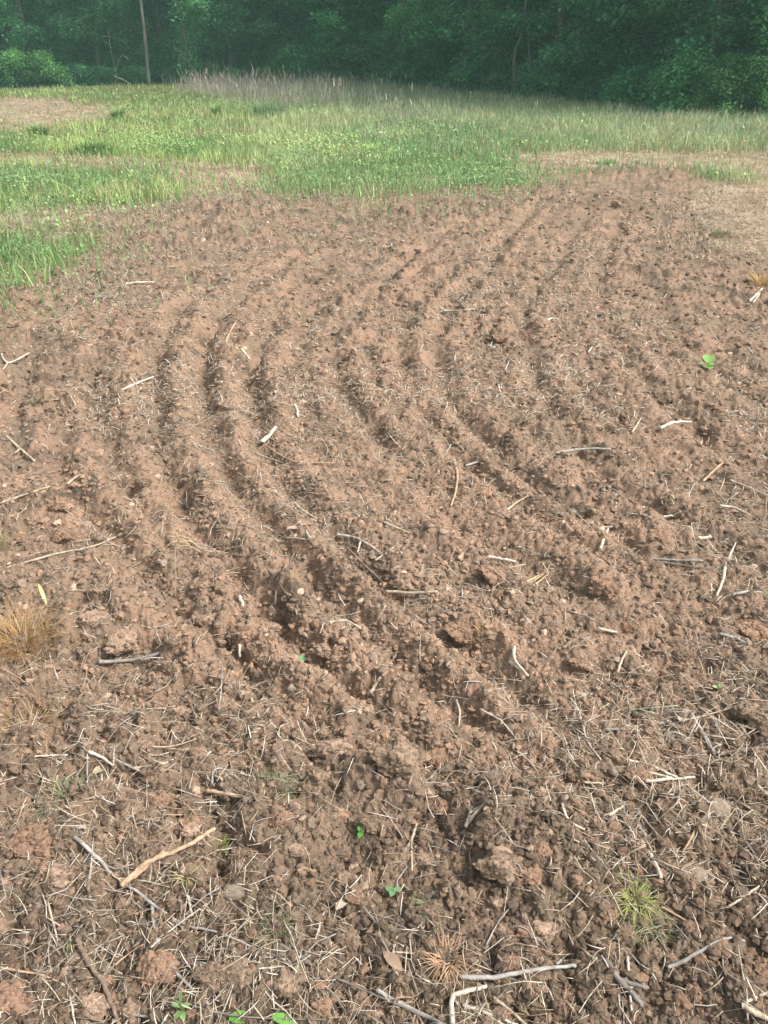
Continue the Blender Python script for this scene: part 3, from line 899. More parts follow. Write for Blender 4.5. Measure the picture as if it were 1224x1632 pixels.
# ------------------------------------------------------------------ sticks, twigs, stems placed one by one
SC = dict(white=(.52, .46, .38), pale=(.44, .36, .27), tan=(.44, .31, .20), grey=(.32, .295, .27), dgrey=(.19, .165, .145), brown=(.22, .16, .12),
          green=(.24, .27, .17), straw=(.56, .42, .24))
STICKS = [
 # name, colour, thickness px, strands of photo pixels, label
 ('stick', 'tan', 10, [[(193, 1412), (222, 1385), (250, 1367), (300, 1347), (342, 1320)], [(193, 1412), (215, 1398), (262, 1355)]], 'thick tan peeled stick with a forked narrow end, below left of centre'),
 ('stick', 'grey', 7, [[(118, 1333), (150, 1362), (178, 1393)]], 'straight grey stick right of the left edge clay heap'),
 ('twig', 'grey', 6, [[(242, 1440), (248, 1485), (270, 1535), (300, 1570), (335, 1603)]], 'curved smooth grey twig arching down past the orange clod at lower left'),
 ('branch', 'brown', 9, [[(123, 1495), (138, 1530), (160, 1560), (175, 1592), (190, 1636)], [(160, 1560), (180, 1540)]], 'knotty brown branch reaching the bottom edge at the far left'),
 ('twig', 'grey', 5, [[(190, 1405), (218, 1420), (245, 1442), (295, 1474), (350, 1487), (415, 1515), (455, 1530)], [(245, 1442), (290, 1478), (300, 1485)]], 'long grey vine stem running right from the narrow end of the tan peeled stick'),
 ('twig', 'dgrey', 5, [[(440, 1500), (500, 1540), (550, 1565), (612, 1592), (700, 1630)], [(500, 1540), (470, 1512), (462, 1498)]], 'long dark grey diagonal stem in the bottom centre'),
 ('straw_stalk', 'white', 4, [[(35, 1207), (60, 1205), (108, 1203)]], 'white straight straw near the left edge above the faded grass tuft'),
 ('twig', 'grey', 5, [[(150, 1190), (190, 1213), (230, 1232)]], 'grey twig crossing pale stalks at left above the rust red clod'),
 ('straw_stalk', 'white', 6, [[(142, 1198), (160, 1206), (180, 1220)]], 'short broad white stalk along the grey twig at left'),
 ('straw_stalk', 'pale', 6, [[(212, 1224), (240, 1221), (268, 1215)]], 'pale thick stalk at the right end of the grey twig at left'),
 ('straw_stalk', 'pale', 5, [[(175, 1252), (212, 1259)]], 'pale short stalk below the grey twig at left'),
 ('stick', 'grey', 7, [[(102, 1318), (137, 1319)]], 'short stout grey stick piece above the straight grey stick'),
 ('stick', 'tan', 7, [[(330, 1260), (365, 1266), (400, 1272), (425, 1276)]], 'pinkish tan stick lying level left of centre below the flat pale clod'),
 ('twig', 'grey', 4, [[(338, 1250), (341, 1228), (360, 1227), (390, 1250)]], 'hooked thin grey twig above the pinkish tan stick'),
 ('stem', 'green', 3, [[(410, 1237), (445, 1239), (480, 1232)]], 'thin greenish stem lying above the pinkish tan stick'),
 ('stem', 'pale', 3, [[(185, 1400), (230, 1404), (270, 1414)]], 'thin pale stem under the thick tan peeled stick'),
 ('stem', 'pale', 4, [[(75, 1435), (84, 1468), (92, 1500)]], 'thin pale stem leaning below the left edge clay heap'),
 ('twig', 'tan', 4, [[(0, 1542), (40, 1549), (70, 1555), (103, 1570)]], 'thin brownish twig entering from the left edge near the bottom'),
 ('stem', 'white', 4, [[(111, 1588), (120, 1632)]], 'short whitish stem at the bottom edge left of the brown branch'),
 ('straw_stalk', 'white', 5, [[(300, 1428), (303, 1445), (307, 1460)]], 'small upright white stalk right of the curved grey twig'),
 ('stem', 'white', 3, [[(240, 1510), (275, 1480), (330, 1440)]], 'thin white stem crossing the curved grey twig'),
 ('stem', 'pale', 3, [[(220, 1187), (270, 1190), (320, 1175)], [(295, 1180), (303, 1170)]], 'thin pale stem with a bent tip above the rust red clod'),
 ('stem', 'white', 4, [[(162, 1233), (165, 1270)], [(158, 1250), (163, 1262)], [(170, 1248), (165, 1262)]], 'tiny white branched stem above the rust red clod'),
 ('twig', 'grey', 3, [[(139, 1200), (139, 1247)]], 'thin upright grey twig crossing the broad white stalk'),
 ('stem', 'tan', 2.5, [[(75, 1320), (83, 1270), (92, 1235)]], 'thin tan stem arching over the faded grass tuft'),
 ('straw_stalk', 'pale', 3, [[(28, 1360), (95, 1348)]], 'long pale straw lying across the left edge clay heap'),
 ('stem', 'tan', 3, [[(175, 1545), (205, 1520), (228, 1505)]], 'short tan stem between the brown branch and the curved grey twig'),
 ('stem', 'pale', 3, [[(412, 1544), (455, 1540)]], 'pale level straw above the long dark diagonal stem'),
 ('twig', 'grey', 4, [[(185, 1610), (235, 1620), (262, 1605)]], 'grey twig beside the green sprout at the bottom'),
 ('twig', 'dgrey', 3, [[(300, 1600), (340, 1612), (410, 1622), (520, 1625)]], 'dark thin twig along the bottom edge right of the green sprout'),
 ('stem', 'pale', 2.5, [[(312, 1145), (316, 1120)], [(320, 1145), (327, 1115)], [(309, 1142), (311, 1122)]], 'bunch of upright white stubble left of centre'),
 ('straw_stalk', 'pale', 4, [[(400, 1112), (412, 1142)]], 'pale stalk leaning right of the upright stubble bunch'),
 ('stick', 'pale', 7, [[(590, 1105), (600, 1088), (606, 1080)]], 'stout pale stalk piece below the broad middle ridge'),
 ('twig', 'white', 3.5, [[(909, 1112), (920, 1128), (927, 1148), (937, 1182), (959, 1212)]], 'long thin white stem curving down in the right half'),
 ('stem', 'pale', 3, [[(860, 1145), (892, 1175), (924, 1215)]], 'thin pale stem left of the long curving white stem'),
 ('stem', 'white', 4, [[(765, 1130), (797, 1148), (822, 1176)]], 'white stem with a thick end right of the central heap'),
 ('stem', 'white', 3.5, [[(727, 1115), (733, 1135), (731, 1162)]], 'thin white stem standing above the central heap'),
 ('twig', 'white', 6, [[(1002, 1212), (1037, 1220), (1077, 1238)], [(1005, 1224), (1040, 1232), (1070, 1239)]], 'white forked twig upper one of the crossing pair at lower right'),
 ('twig', 'white', 6, [[(1028, 1245), (1065, 1242), (1107, 1238)]], 'straight white twig lying under the forked white twig'),
 ('straw_stalk', 'pale', 5, [[(1005, 1225), (1032, 1257)]], 'pale stalk slanting below the forked white twig'),
 ('stick', 'brown', 8, [[(1147, 1202), (1185, 1196), (1222, 1192), (1240, 1190)]], 'dark brown stick running off the right edge'),
 ('stick', 'grey', 8, [[(1102, 1137), (1122, 1172), (1137, 1198)]], 'thick grey brown stick leaning left of the dark brown stick'),
 ('stem', 'pale', 3, [[(1082, 1150), (1135, 1137), (1192, 1120)]], 'thin pale stem crossing the top of the thick grey brown stick'),
 ('stem', 'pale', 3, [[(1082, 1157), (1120, 1170), (1172, 1178)]], 'thin pale stem crossing the middle of the thick grey brown stick'),
 ('stem', 'green', 4, [[(1002, 1132), (1040, 1128), (1080, 1125)]], 'grey green stem left of the thick grey brown stick'),
 ('stem', 'grey', 3, [[(962, 1162), (1007, 1162)]], 'short grey level stem right of the long curving white stem'),
 ('stick', 'grey', 7, [[(1017, 1315), (1027, 1330), (1038, 1346)]], 'short grey stick above the mottled whitish stick at lower right'),
 ('stick', 'white', 8, [[(1022, 1340), (1040, 1368), (1054, 1400)]], 'mottled whitish stick pointing at the yellow green tuft'),
 ('stem', 'white', 5, [[(895, 1280), (907, 1308), (932, 1322)]], 'white bent stem below the dark green grass patch'),
 ('stick', 'pale', 6, [[(1207, 1252), (1228, 1272)]], 'short pale stick cut by the right edge'),
 ('stem', 'pale', 4, [[(1160, 1445), (1185, 1430), (1210, 1412)]], 'pale tan stem below the oval tan stone near the right edge'),
 ('stick', 'grey', 8, [[(732, 1557), (787, 1558), (837, 1548), (880, 1542), (917, 1540)], [(880, 1542), (895, 1530)]], 'long straight grey stick lying level near the bottom right of centre'),
 ('stem', 'white', 5, [[(1000, 1525), (1003, 1570), (1007, 1616)]], 'upright thin white stem near the bottom right'),
 ('stick', 'white', 9, [[(722, 1632), (720, 1592), (735, 1582), (777, 1572)]], 'whitish bent stick with a sharp elbow at the bottom edge'),
 ('stick', 'white', 6, [[(737, 1602), (780, 1616), (825, 1634)]], 'white straight stalk running to the bottom edge below the long grey stick'),
 ('stick', 'pale', 6, [[(787, 1590), (812, 1610), (840, 1634)]], 'pale stalk right of the white straight stalk at the bottom edge'),
 ('stick', 'grey', 7, [[(600, 1578), (640, 1600), (672, 1615), (715, 1636)]], 'grey stick slanting to the bottom edge left of the bent white stick'),
 ('stick', 'pale', 10, [[(1182, 1602), (1205, 1615), (1232, 1628)]], 'thick pale stick in the bottom right corner'),
 ('stem', 'pale', 5, [[(1187, 1598), (1205, 1590), (1228, 1580)]], 'thin pale stem above the thick corner stick'),
 ('twig', 'grey', 6, [[(1064, 1542), (1092, 1530), (1130, 1508), (1162, 1495), (1187, 1500)]], 'grey bumpy twig at right below the yellow green tuft'),
 ('stem', 'green', 3, [[(997, 1490), (1030, 1482), (1064, 1472)]], 'thin greyish green stem left of the grey bumpy twig'),
 ('stem', 'tan', 4, [[(1054, 1445), (1075, 1457), (1097, 1470)]], 'short tan stem above the grey bumpy twig'),
 ('stem', 'pale', 4, [[(1097, 1575), (1100, 1598), (1104, 1618)]], 'short upright pale stem right of the thin upright white stem'),
 ('branch', 'dgrey', 12, [[(965, 1530), (985, 1560), (1005, 1580), (1025, 1605)], [(985, 1560), (1030, 1575)]], 'dark rough branch half buried beside the upright white stem'),
 ('stem', 'tan', 4, [[(902, 1595), (915, 1612), (927, 1632)]], 'short tan stem at the bottom edge left of the dark rough branch'),
 ('straw_stalk', 'pale', 3, [[(627, 1517), (684, 1521)]], 'pale level straw left of the long grey stick'),
 ('twig', 'pale', 6, [[(644, 1357), (655, 1340), (664, 1312)], [(655, 1342), (657, 1388)]], 'pale forked upright straw at lower centre'),
 ('husk', 'pale', 7, [[(742, 1318), (755, 1300), (772, 1282)], [(748, 1296), (765, 1285)], [(745, 1310), (752, 1285)]], 'crumpled pale husk loops right of the reddish orange clod'),
 ('stem', 'white', 4, [[(932, 1340), (947, 1360), (962, 1376)]], 'short white stem above the yellow green tuft'),
 ('straw_stalk', 'pale', 6, [[(970, 1300), (992, 1285)]], 'short pale stalk right of the dark green grass patch'),
 ('straw_stalk', 'pale', 4, [[(930, 1247), (965, 1248)]], 'level pale straw left of the small white pebble'),
 ('stem', 'pale', 4, [[(824, 1197), (845, 1215), (860, 1236)]], 'pale stem slanting right of the central heap'),
 ('stem', 'tan', 4, [[(1112, 1315), (1100, 1338), (1087, 1360)]], 'tan stem left of the oval stone'),
 ('straw_stalk', 'white', 4, [[(1118, 1314), (1144, 1322)]], 'small white straw just under the round tan stone'),
 ('stem', 'pale', 4, [[(10, 905), (55, 892), (100, 880), (150, 870), (185, 855)], [(170, 863), (178, 850)], [(170, 863), (192, 872)]], 'long pale stem with a frayed end at the left'),
 ('stem', 'pale', 4, [[(0, 802), (40, 788), (80, 775)]], 'pale stem at the left edge above the orange clod'),
 ('stem', 'pale', 4, [[(107, 772), (122, 760), (140, 755)]], 'short bent pale stem beyond the leftmost furrow'),
 ('twig', 'pale', 5, [[(10, 695), (32, 715), (55, 735)], [(32, 715), (24, 722)]], 'pale twig high on the left edge'),
 ('stick', 'grey', 7, [[(157, 1055), (190, 1053), (220, 1050), (270, 1037)]], 'grey stick lying below the long flat pink clod'),
 ('twig', 'white', 5, [[(537, 852), (558, 855), (575, 860), (605, 880)], [(575, 862), (570, 880)]], 'white forked twig on the furrow slope at centre'),
 ('stem', 'pale', 4, [[(598, 893), (615, 882), (627, 872)]], 'pale short stem right of the white forked twig at centre'),
 ('husk', 'white', 9, [[(417, 705), (428, 695), (440, 680)]], 'white crumpled husk on the upper furrow'),
 ('stem', 'pale', 3, [[(407, 722), (428, 730), (450, 737)]], 'thin pale stem just below the white crumpled husk'),
 ('stem', 'tan', 3, [[(425, 711), (460, 732), (485, 737), (535, 738)]], 'thin tan stem trailing right from the white crumpled husk'),
 ('stem', 'white', 6, [[(470, 645), (474, 655), (475, 665)]], 'small white bit standing above the small grey brown clod'),
 ('twig', 'white', 5, [[(187, 625), (215, 612), (245, 600)], [(215, 612), (205, 598)]], 'white forked twig in the upper left tilth'),
 ('twig', 'pale', 5, [[(467, 800), (485, 815), (505, 827)], [(467, 800), (465, 812)]], 'pale hooked twig on the furrow above centre'),
 ('straw_stalk', 'pale', 5, [[(455, 857), (485, 859)]], 'pale level straw left of the white forked twig at centre'),
 ('twig', 'pale', 5, [[(515, 995), (535, 990), (555, 990), (575, 1002)], [(515, 995), (510, 1010)], [(555, 990), (565, 1020)]], 'pale three pronged twig in the furrow below centre'),
 ('straw_stalk', 'white', 8, [[(382, 950), (387, 966)]], 'short thick white stub on the ridge left of centre'),
 ('straw_stalk', 'white', 6, [[(382, 1027), (382, 1047)]], 'short white stub standing left of the green oval leaf'),
 ('stick', 'brown', 5, [[(552, 872), (580, 900), (612, 930)]], 'brown stick lying along the broad ridge at centre'),
 ('stick', 'pale', 7, [[(614, 943), (655, 945), (697, 943)]], 'straight pale stick lying across the top of the broad middle ridge'),
 ('twig', 'tan', 5, [[(724, 737), (729, 755), (727, 780), (719, 807)]], 'thin tan twig lying upright right of centre'),
 ('straw_stalk', 'white', 5, [[(742, 742), (765, 735)]], 'short white stalk beside the thin tan twig right of centre'),
 ('stick', 'grey', 5, [[(885, 722), (925, 716), (972, 715)]], 'level grey stick in the right side of the furrows'),
 ('stick', 'dgrey', 5, [[(962, 772), (1000, 795), (1032, 815), (1062, 832)]], 'long grey stick slanting down at the right beyond the white fork'),
 ('twig', 'white', 4, [[(1037, 825), (1072, 822)], [(1037, 825), (1020, 818)]], 'white twig at the end of the long slanting grey stick'),
 ('stick', 'white', 6, [[(1052, 683), (1075, 673), (1102, 673)]], 'white arched stick in the upper right'),
 ('stick', 'tan', 5, [[(1120, 767), (1136, 752), (1152, 737)]], 'tan stick leaning right near the upper right edge'),
 ('stick', 'white', 8, [[(1110, 858), (1134, 856)]], 'stout white stub at right'),
 ('stick', 'dgrey', 5, [[(1042, 895), (1082, 900), (1132, 907)]], 'dark grey stick lower one of the crossed stalks at right'),
 ('stick', 'grey', 5, [[(1037, 890), (1080, 893), (1120, 893)]], 'grey level stick above the dark grey one at right'),
 ('stick', 'pale', 5, [[(1130, 885), (1160, 894), (1192, 905)]], 'pale stick pointing at the right edge above the whitish post like stalk'),
 ('stick', 'white', 6, [[(1155, 905), (1152, 925), (1142, 950)], [(1155, 905), (1172, 865)]], 'whitish long stalk near the right edge'),
 ('stick', 'grey', 5, [[(1167, 948), (1190, 943), (1214, 944)]], 'grey stick by the right edge below the whitish long stalk'),
 ('twig', 'white', 7, [[(819, 1030), (821, 1052), (842, 1077)], [(812, 1054), (842, 1077)]], 'white split twig on the slope right of the round rust brown clod'),
 ('stick', 'brown', 7, [[(897, 1033), (912, 1022), (937, 1010)], [(912, 1022), (902, 1018)]], 'brown stick with a stub right of the white split twig'),
 ('stick', 'white', 6, [[(952, 1001), (984, 1008)]], 'short white stick above the brown stick with a stub'),
 ('stem', 'pale', 4, [[(807, 813), (825, 800), (842, 790)]], 'pale thin stem near the middle right'),
 ('stick', 'pale', 5, [[(942, 842), (977, 839)]], 'short level pale stick at right of centre'),
 ('stick', 'white', 6, [[(957, 875), (962, 860), (969, 842)]], 'short white stick standing under the level pale stick'),
 ('stick', 'white', 6, [[(777, 887), (800, 891), (822, 895)]], 'white stick just above the smooth egg shaped clod'),
 ('straw_stalk', 'straw', 4, [[(832, 930), (850, 922), (872, 910)], [(836, 934), (872, 912)], [(846, 938), (874, 914)], [(874, 914), (864, 896)]], 'bundle of thin yellow straws right of the egg shaped clod'),
 ('stick', 'white', 5, [[(1147, 806), (1170, 809), (1194, 820)]], 'white bent stick near the right edge'),
 ('stem', 'pale', 4, [[(1007, 690), (1022, 665)]], 'short pale stem left of the white arched stick'),
 ('stick', 'pale', 5, [[(612, 832), (632, 841), (652, 849)]], 'pale stick above the straight pale stick of the broad ridge'),
 ('stick', 'grey', 6, [[(1147, 1010), (1170, 1016), (1192, 1026)]], 'grey stick at the right edge above the grey green stem'),
 ('stem', 'pale', 5, [[(984, 1072), (990, 1055), (999, 1037)]], 'pale upright stem left of the grey green stem'),
 ('stem', 'pale', 4, [[(1164, 765), (1195, 778), (1224, 790)]], 'pale stem running off the right edge above the white bent stick'),
 ('twig', 'white', 4, [[(0, 555), (12, 578), (47, 562)], [(12, 578), (3, 592)]], 'white crooked twig at the upper left edge'),
 ('stick', 'tan', 4, [[(357, 555), (365, 532), (377, 512)]], 'tan stick standing in the upper furrows'),
 ('stick', 'white', 6, [[(385, 556), (397, 572)]], 'small white stub beside the tan stick of the upper furrows'),
 ('stick', 'white', 4, [[(707, 495), (730, 495), (757, 492)], [(707, 493), (700, 488)]], 'thin white stick level in the far furrows'),
 ('stem', 'white', 4, [[(200, 453), (222, 450), (245, 450)]], 'thin white stem in the far left tilth'),
 ('stem', 'white', 3, [[(937, 562), (943, 553), (948, 545)]], 'tiny white stem in the far right tilth'),
 ('stem', 'white', 3, [[(805, 590), (812, 573)], [(825, 590), (830, 570)]], 'pair of small white stems right of the far furrows'),
 ('stick', 'white', 4, [[(867, 513), (880, 507), (890, 510)]], 'tiny white arched stick beside the dark round clod'),
 ('twig', 'white', 3.5, [[(1187, 577), (1208, 574)], [(1192, 553), (1207, 574)]], 'small white angled twig near the upper right edge'),
 ('stem', 'white', 4, [[(1195, 480), (1205, 470), (1215, 460)], [(1200, 483), (1212, 466)]], 'white straws splayed under the dry tuft at the right edge'),
]

def smooth_path(P, k=6):
    P = np.asarray(P, float)
    if len(P) == 2:
        t = np.linspace(0, 1, k + 2)[:, None]
        return P[0] * (1 - t) + P[1] * t
    out = []
    n = len(P)
    for i in range(n - 1):
        p0, p1, p2, p3 = P[max(i - 1, 0)], P[i], P[i + 1], P[min(i + 2, n - 1)]
        for t in np.linspace(0, 1, k, endpoint=False):
            out.append(.5 * ((2 * p1) + (-p0 + p2) * t + (2 * p0 - 5 * p1 + 4 * p2 - p3) * t * t + (-p0 + 3 * p1 - 3 * p2 + p3) * t ** 3))
    out.append(P[-1])
    return np.array(out)

def lay(strand, thick):
    """lay a stick along photo pixels so it rests on the ground"""
    px = smooth_path(strand)
    P = np.array([gp(u, v) for u, v in px])
    z0 = P[:, 2].copy()
    d = dist(P.mean(0))
    r = .5 * thick * d / FPX
    z = P[:, 2].copy()
    for _ in range(3):
        zz = np.convolve(np.pad(z, 3, mode='edge'), np.ones(7) / 7, 'valid')
        z = np.maximum(zz, zz * .7 + P[:, 2] * .3)
    z = z + max(0., float(np.quantile(z0 - z, .8)))
    # re-project onto the smoothed height so it stays where the photo shows it
    P = np.array([(*G(u, v, zz + r * .7 + .004), zz + r * .7 + .004) for (u, v), zz in zip(px, z)])
    return P, r

for name, c, th, strands, lab in STICKS:
    parts = []
    org = None
    for si, st_ in enumerate(strands):
        P, r = lay(st_, .88 * th * (1 if si == 0 else .7))
        if org is None:
            org = P[len(P) // 2].copy()
        k = len(P)
        t = np.linspace(0, 1, k)
        P = P + np.random.RandomState(len(lab) + si).normal(0, r * .12, P.shape)
        R = r * (1 - .35 * t) * (1 + .09 * np.random.RandomState(len(lab)).normal(size=k).clip(-1, 1.5))
        parts.append(tube(P - org, R, 7))
    V, T, Q = merge(parts)
    base = np.array(SC[c])
    g = noise3(V + org, 40, 5)[:, None]
    tn = base * (1 + .25 * g)
    me = mesh(name, V, T, Q, dict(tint=tn))
    cat = {'straw_stalk': 'straw'}.get(name, name)
    tag(link(name, me, M['stick'], None, tuple(org)), lab, cat)

# ------------------------------------------------------------------ grass
def blades(x, y, z, Hh, wd, az, lean, tint, tipc=None, facing=None):
    """tapered bent blades: 5 verts each"""
    n = len(x)
    fa = RS.uniform(0, 6.3, n) if facing is None else facing
    sx, sy = np.cos(fa) * wd, np.sin(fa) * wd
    lx, ly = np.cos(az) * lean, np.sin(az) * lean
    V = np.empty((n, 5, 3))
    for i, (sgn, k) in enumerate(((-1, 0), (1, 0), (-.75, .55), (.75, .55), (0, 1))):
        off = k ** 1.7
        V[:, i, 0] = x + sgn * sx + lx * Hh * off
        V[:, i, 1] = y + sgn * sy + ly * Hh * off
        V[:, i, 2] = z + Hh * k * (1 - .25 * lean * k)
    F = np.array([(0, 1, 3), (0, 3, 2), (2, 3, 4)])
    T = (F[None] + (np.arange(n) * 5)[:, None, None]).reshape(-1, 3)
    c = np.repeat(tint[:, None, :], 5, 1)
    if tipc is not None:
        c[:, 4] = tipc
    return V.reshape(-1, 3), T, c.reshape(-1, 3)

def sample(nn, rmin, rmax, spread=.62):
    a = RS.uniform(-spread, spread, nn)
    ph = RS.uniform(math.atan(CAM_H / rmax), math.atan(CAM_H / rmin), nn)
    r = CAM_H / np.tan(ph)
    return r * np.sin(a), r * np.cos(a), r

def px_of(x, y):
    """photo pixel row/column of a ground point, for laying out plant kinds"""
    c, s = math.cos(PITCH), math.sin(PITCH)
    f = y * c + CAM_H * s
    up = y * s - CAM_H * c
    return 612 + FPX * x / f, 816 - FPX * up / f

def grass_obj(name, label, cat, V, T, c, m='grass'):
    tag(link(name, mesh(name, V, T, None, dict(tint=c), smooth=False), M[m]), label=label, cat=cat, kind='stuff')

# 1. meadow grass behind the tilled strip
x, y, r = sample(200000, 6.2, 46)
t, g, d = zones(x, y, .12)
u, v = px_of(x, y)
edge = WOODEDGE(x)
lushn = fbm(x, y, .55, 80, 3)
left = np.clip((560 - u) / 300, 0, 1)
sparse = ((u > 860) & (v > 300)) | ((u < 330) & (v > 322))
keep = ~t & ~g & (~sparse | (RS.rand(len(x)) < .06)) & (y < edge + .5) & ((~d) | (RS.rand(len(x)) < np.where(y > 18, .85, np.where(y > 9, .2, .04))))
x, y, r, u, v, d, lushn, left = [a[keep] for a in (x, y, r, u, v, d, lushn, left)]
n = len(x)
C1 = np.array((.19, .36, .12)); C2 = np.array((.44, .56, .20)); C3 = np.array((.25, .38, .20)); C4 = np.array((.48, .50, .33))
mixl = np.clip(.55 + 2.4 * lushn, 0, 1)[:, None]
green = C1 * (1 - mixl) + C2 * mixl
grey = C3 * (1 - mixl) + C4 * mixl * 1
tint = green * left[:, None] + (.65 * grey + .35 * green) * (1 - left)[:, None]
tint = np.where((d & (RS.rand(n) < .6))[:, None], np.array((.48, .38, .25)), tint)
rn = RS.rand(n)[:, None]
tint = np.where(rn < .10 + .35 * np.clip(fbm(x, y, .45, 82, 3)[:, None] * 2, 0, 1), np.array((.50, .42, .27)), tint) * RS.uniform(.7, 1.3, (n, 1))
Hh = RS.uniform(.07, .20, n) * (1 + .6 * lushn) * (1 + .5 * (1 - left) * np.clip((r - 13) / 8, 0, 1))
Hh = np.where(d, Hh * .4, Hh) * np.clip(1.1 - .2 * (r > 30), 0, 2)
V, T, c = blades(x, y, surf(x, y), Hh, RS.uniform(.0018, .0042, n) * (1 + .075 * r), RS.uniform(0, 6.3, n), RS.uniform(.05, .8, n), tint)
grass_obj('meadow_grass', 'mixed green meadow grass behind the tilled strip', 'grass', V, T, c)

# 2. lush green weedy patches (broad leaves + grass)
def patch_leaves(nn, P_list, hmax, cols, lw, rmin, rmax):
    x, y, r = sample(nn, rmin, rmax)
    t, g, d = zones(x, y, .22)
    g = g & (RS.rand(len(x)) < np.clip(.65 + 1.6 * fbm(x, y, 1.5, 97, 3), .08, 1))
    x, y, r = x[g], y[g], r[g]
    n = len(x)
    env = hmax * (.55 + .45 * fbm(x, y, 2.2, 85, 3)) * (1 + .02 * r)
    z = surf(x, y) + env * RS.rand(n) ** .6
    L = RS.uniform(lw * .5, lw * 1.3, n) * (1 + .05 * r)
    az = RS.uniform(0, 6.3, n); el = RS.uniform(-.2, 1.0, n)
    dx, dy, dz = np.cos(az) * np.cos(el), np.sin(az) * np.cos(el), np.sin(el)
    D = np.stack([dx, dy, dz], -1) * L[:, None]
    Sx = np.stack([-np.sin(az), np.cos(az), RS.uniform(-.4, .4, n)], -1) * (L * .3)[:, None]
    P = np.stack([x, y, z], -1)
    V = np.stack([P, P + D * .5 + Sx, P + D, P + D * .5 - Sx], 1).reshape(-1, 3)
    V[0::4, 2] -= 0
    Q = np.arange(n * 4).reshape(-1, 4)
    ci = cols[RS.randint(len(cols), size=n)] * RS.uniform(.75, 1.25, (n, 1))
    return V, Q, np.repeat(ci, 4, 0)
gc = np.array([(.20, .36, .14), (.27, .42, .16), (.17, .30, .12), (.36, .44, .21)])
V, Q, c = patch_leaves(420000, GREENS, .12, gc, .022, 5.2, 16)
tag(link('weed_cover', mesh('weed_cover', V, None, Q, dict(tint=c), smooth=False), M['leaf_small']),
    label='bright green leafy weeds in low patches at the edge of the tilled strip', cat='weeds', kind='stuff')
x, y, r = sample(160000, 5.2, 16)
g = zones(x, y, .28)[1]
x, y, r = x[g], y[g], r[g]; n = len(x)
V, T, c = blades(x, y, surf(x, y), RS.uniform(.05, .19, n) * (1 + .6 * fbm(x, y, 1.6, 86, 2)), RS.uniform(.0015, .0035, n) * (1 + .1 * r), RS.uniform(0, 6.3, n), RS.uniform(.05, .8, n),
                 gc[RS.randint(4, size=n)] * RS.uniform(.8, 1.2, (n, 1)))
grass_obj('patch_grass', 'fresh green grass growing through the weed patches', 'grass', V, T, c)

# leafy weeds mixed through the meadow
def meadow_weeds():
    x, y, r = sample(260000, 9, 38)
    t, g, d = zones(x, y, .15)
    u, v = px_of(x, y)
    y0 = y
    f = fbm(x, y, .8, 110, 4, .6)
    keep = ~t & ~d & ~g & (y < WOODEDGE(x) - .5) & (RS.rand(len(x)) < np.clip(.25 + 2.2 * f, 0, 1) * np.interp(u, [500, 760, 1224], [1, .45, .35]))
    x, y, r, f = x[keep], y[keep], r[keep], f[keep]
    n = len(x)
    top = .20 * (.4 + .9 * np.clip(.5 + fbm(x, y, 2.6, 111, 2), 0, 1))
    z = surf(x, y) + top * RS.rand(n) ** .5
    L = RS.uniform(.014, .038, n) * (1 + .04 * r)
    az = RS.uniform(0, 6.3, n); el = RS.uniform(-.2, 1.1, n)
    D = np.stack([np.cos(az) * np.cos(el), np.sin(az) * np.cos(el), np.sin(el)], -1) * L[:, None]
    Sx = np.stack([-np.sin(az), np.cos(az), RS.uniform(-.4, .4, n)], -1) * (L * .32)[:, None]
    P = np.stack([x, y, z], -1)
    V = np.stack([P, P + D * .5 + Sx, P + D, P + D * .5 - Sx], 1).reshape(-1, 3)
    hue = fbm(x, y, .7, 113, 3)
    a, b = np.array((.19, .33, .14)), np.array((.38, .52, .19))
    m_ = np.clip(.55 + 1.6 * hue, 0, 1)[:, None]
    c = (a * (1 - m_) + b * m_) * RS.uniform(.75, 1.25, (n, 1))
    tag(link('meadow_weeds', mesh('meadow_weeds', V, None, np.arange(n * 4).reshape(-1, 4), dict(tint=np.repeat(c, 4, 0)), smooth=False), M['leaf_small']),
        label='leafy yellow green weeds mixed through the meadow', cat='weeds', kind='stuff')
meadow_weeds()

# 3. tall dry seed grass along the back of the field
x, y, r = sample(130000, 13, 46)
u, v = px_of(x, y)
edge = WOODEDGE(x)
pn = fbm(x, y, .35, 88, 3)
left_lim = np.interp(v, [120, 150, 170, 200, 235], [285, 300, 420, 560, 800])
keep = (u > left_lim + 60 * pn) & (v < np.interp(u, [300, 600, 900, 1224], [160, 190, 238, 232]) + 16 * pn) & (y < edge + 1)
x, y, r, u, v, pn = [a[keep] for a in (x, y, r, u, v, pn)]
n = len(x)
pink = np.clip(1.3 - (u - 300) / 330, .04, 1) * np.clip((190 - v) / 40, .25, 1) + .3 * pn
pk = (RS.rand(n) < pink)[:, None]
tint = np.where(pk, np.array((.55, .46, .41)), np.where(RS.rand(n, 1) < .5, np.array((.27, .38, .19)), np.array((.42, .46, .28)))) * RS.uniform(.75, 1.2, (n, 1))
Hh = RS.uniform(.12, .46, n) * (.7 + .6 * RS.rand(n) ** 2) * (1 + .5 * pn + .3 * noise(x, y, 1.2, 89)) * np.clip((r - 8) / 16, .45, 1.1) * np.interp(u, [300, 420, 650, 900, 1224], [1.8, 1.6, 1.0, .75, .6])
V, T, c = blades(x, y, surf(x, y), Hh, RS.uniform(.002, .0042, n) * (1 + .05 * r), RS.uniform(0, 6.3, n), RS.uniform(.05, .6, n), tint)
grass_obj('tall_dry_grass', 'tall pinkish dry seed grass in front of the wood', 'grass', V, T, c)
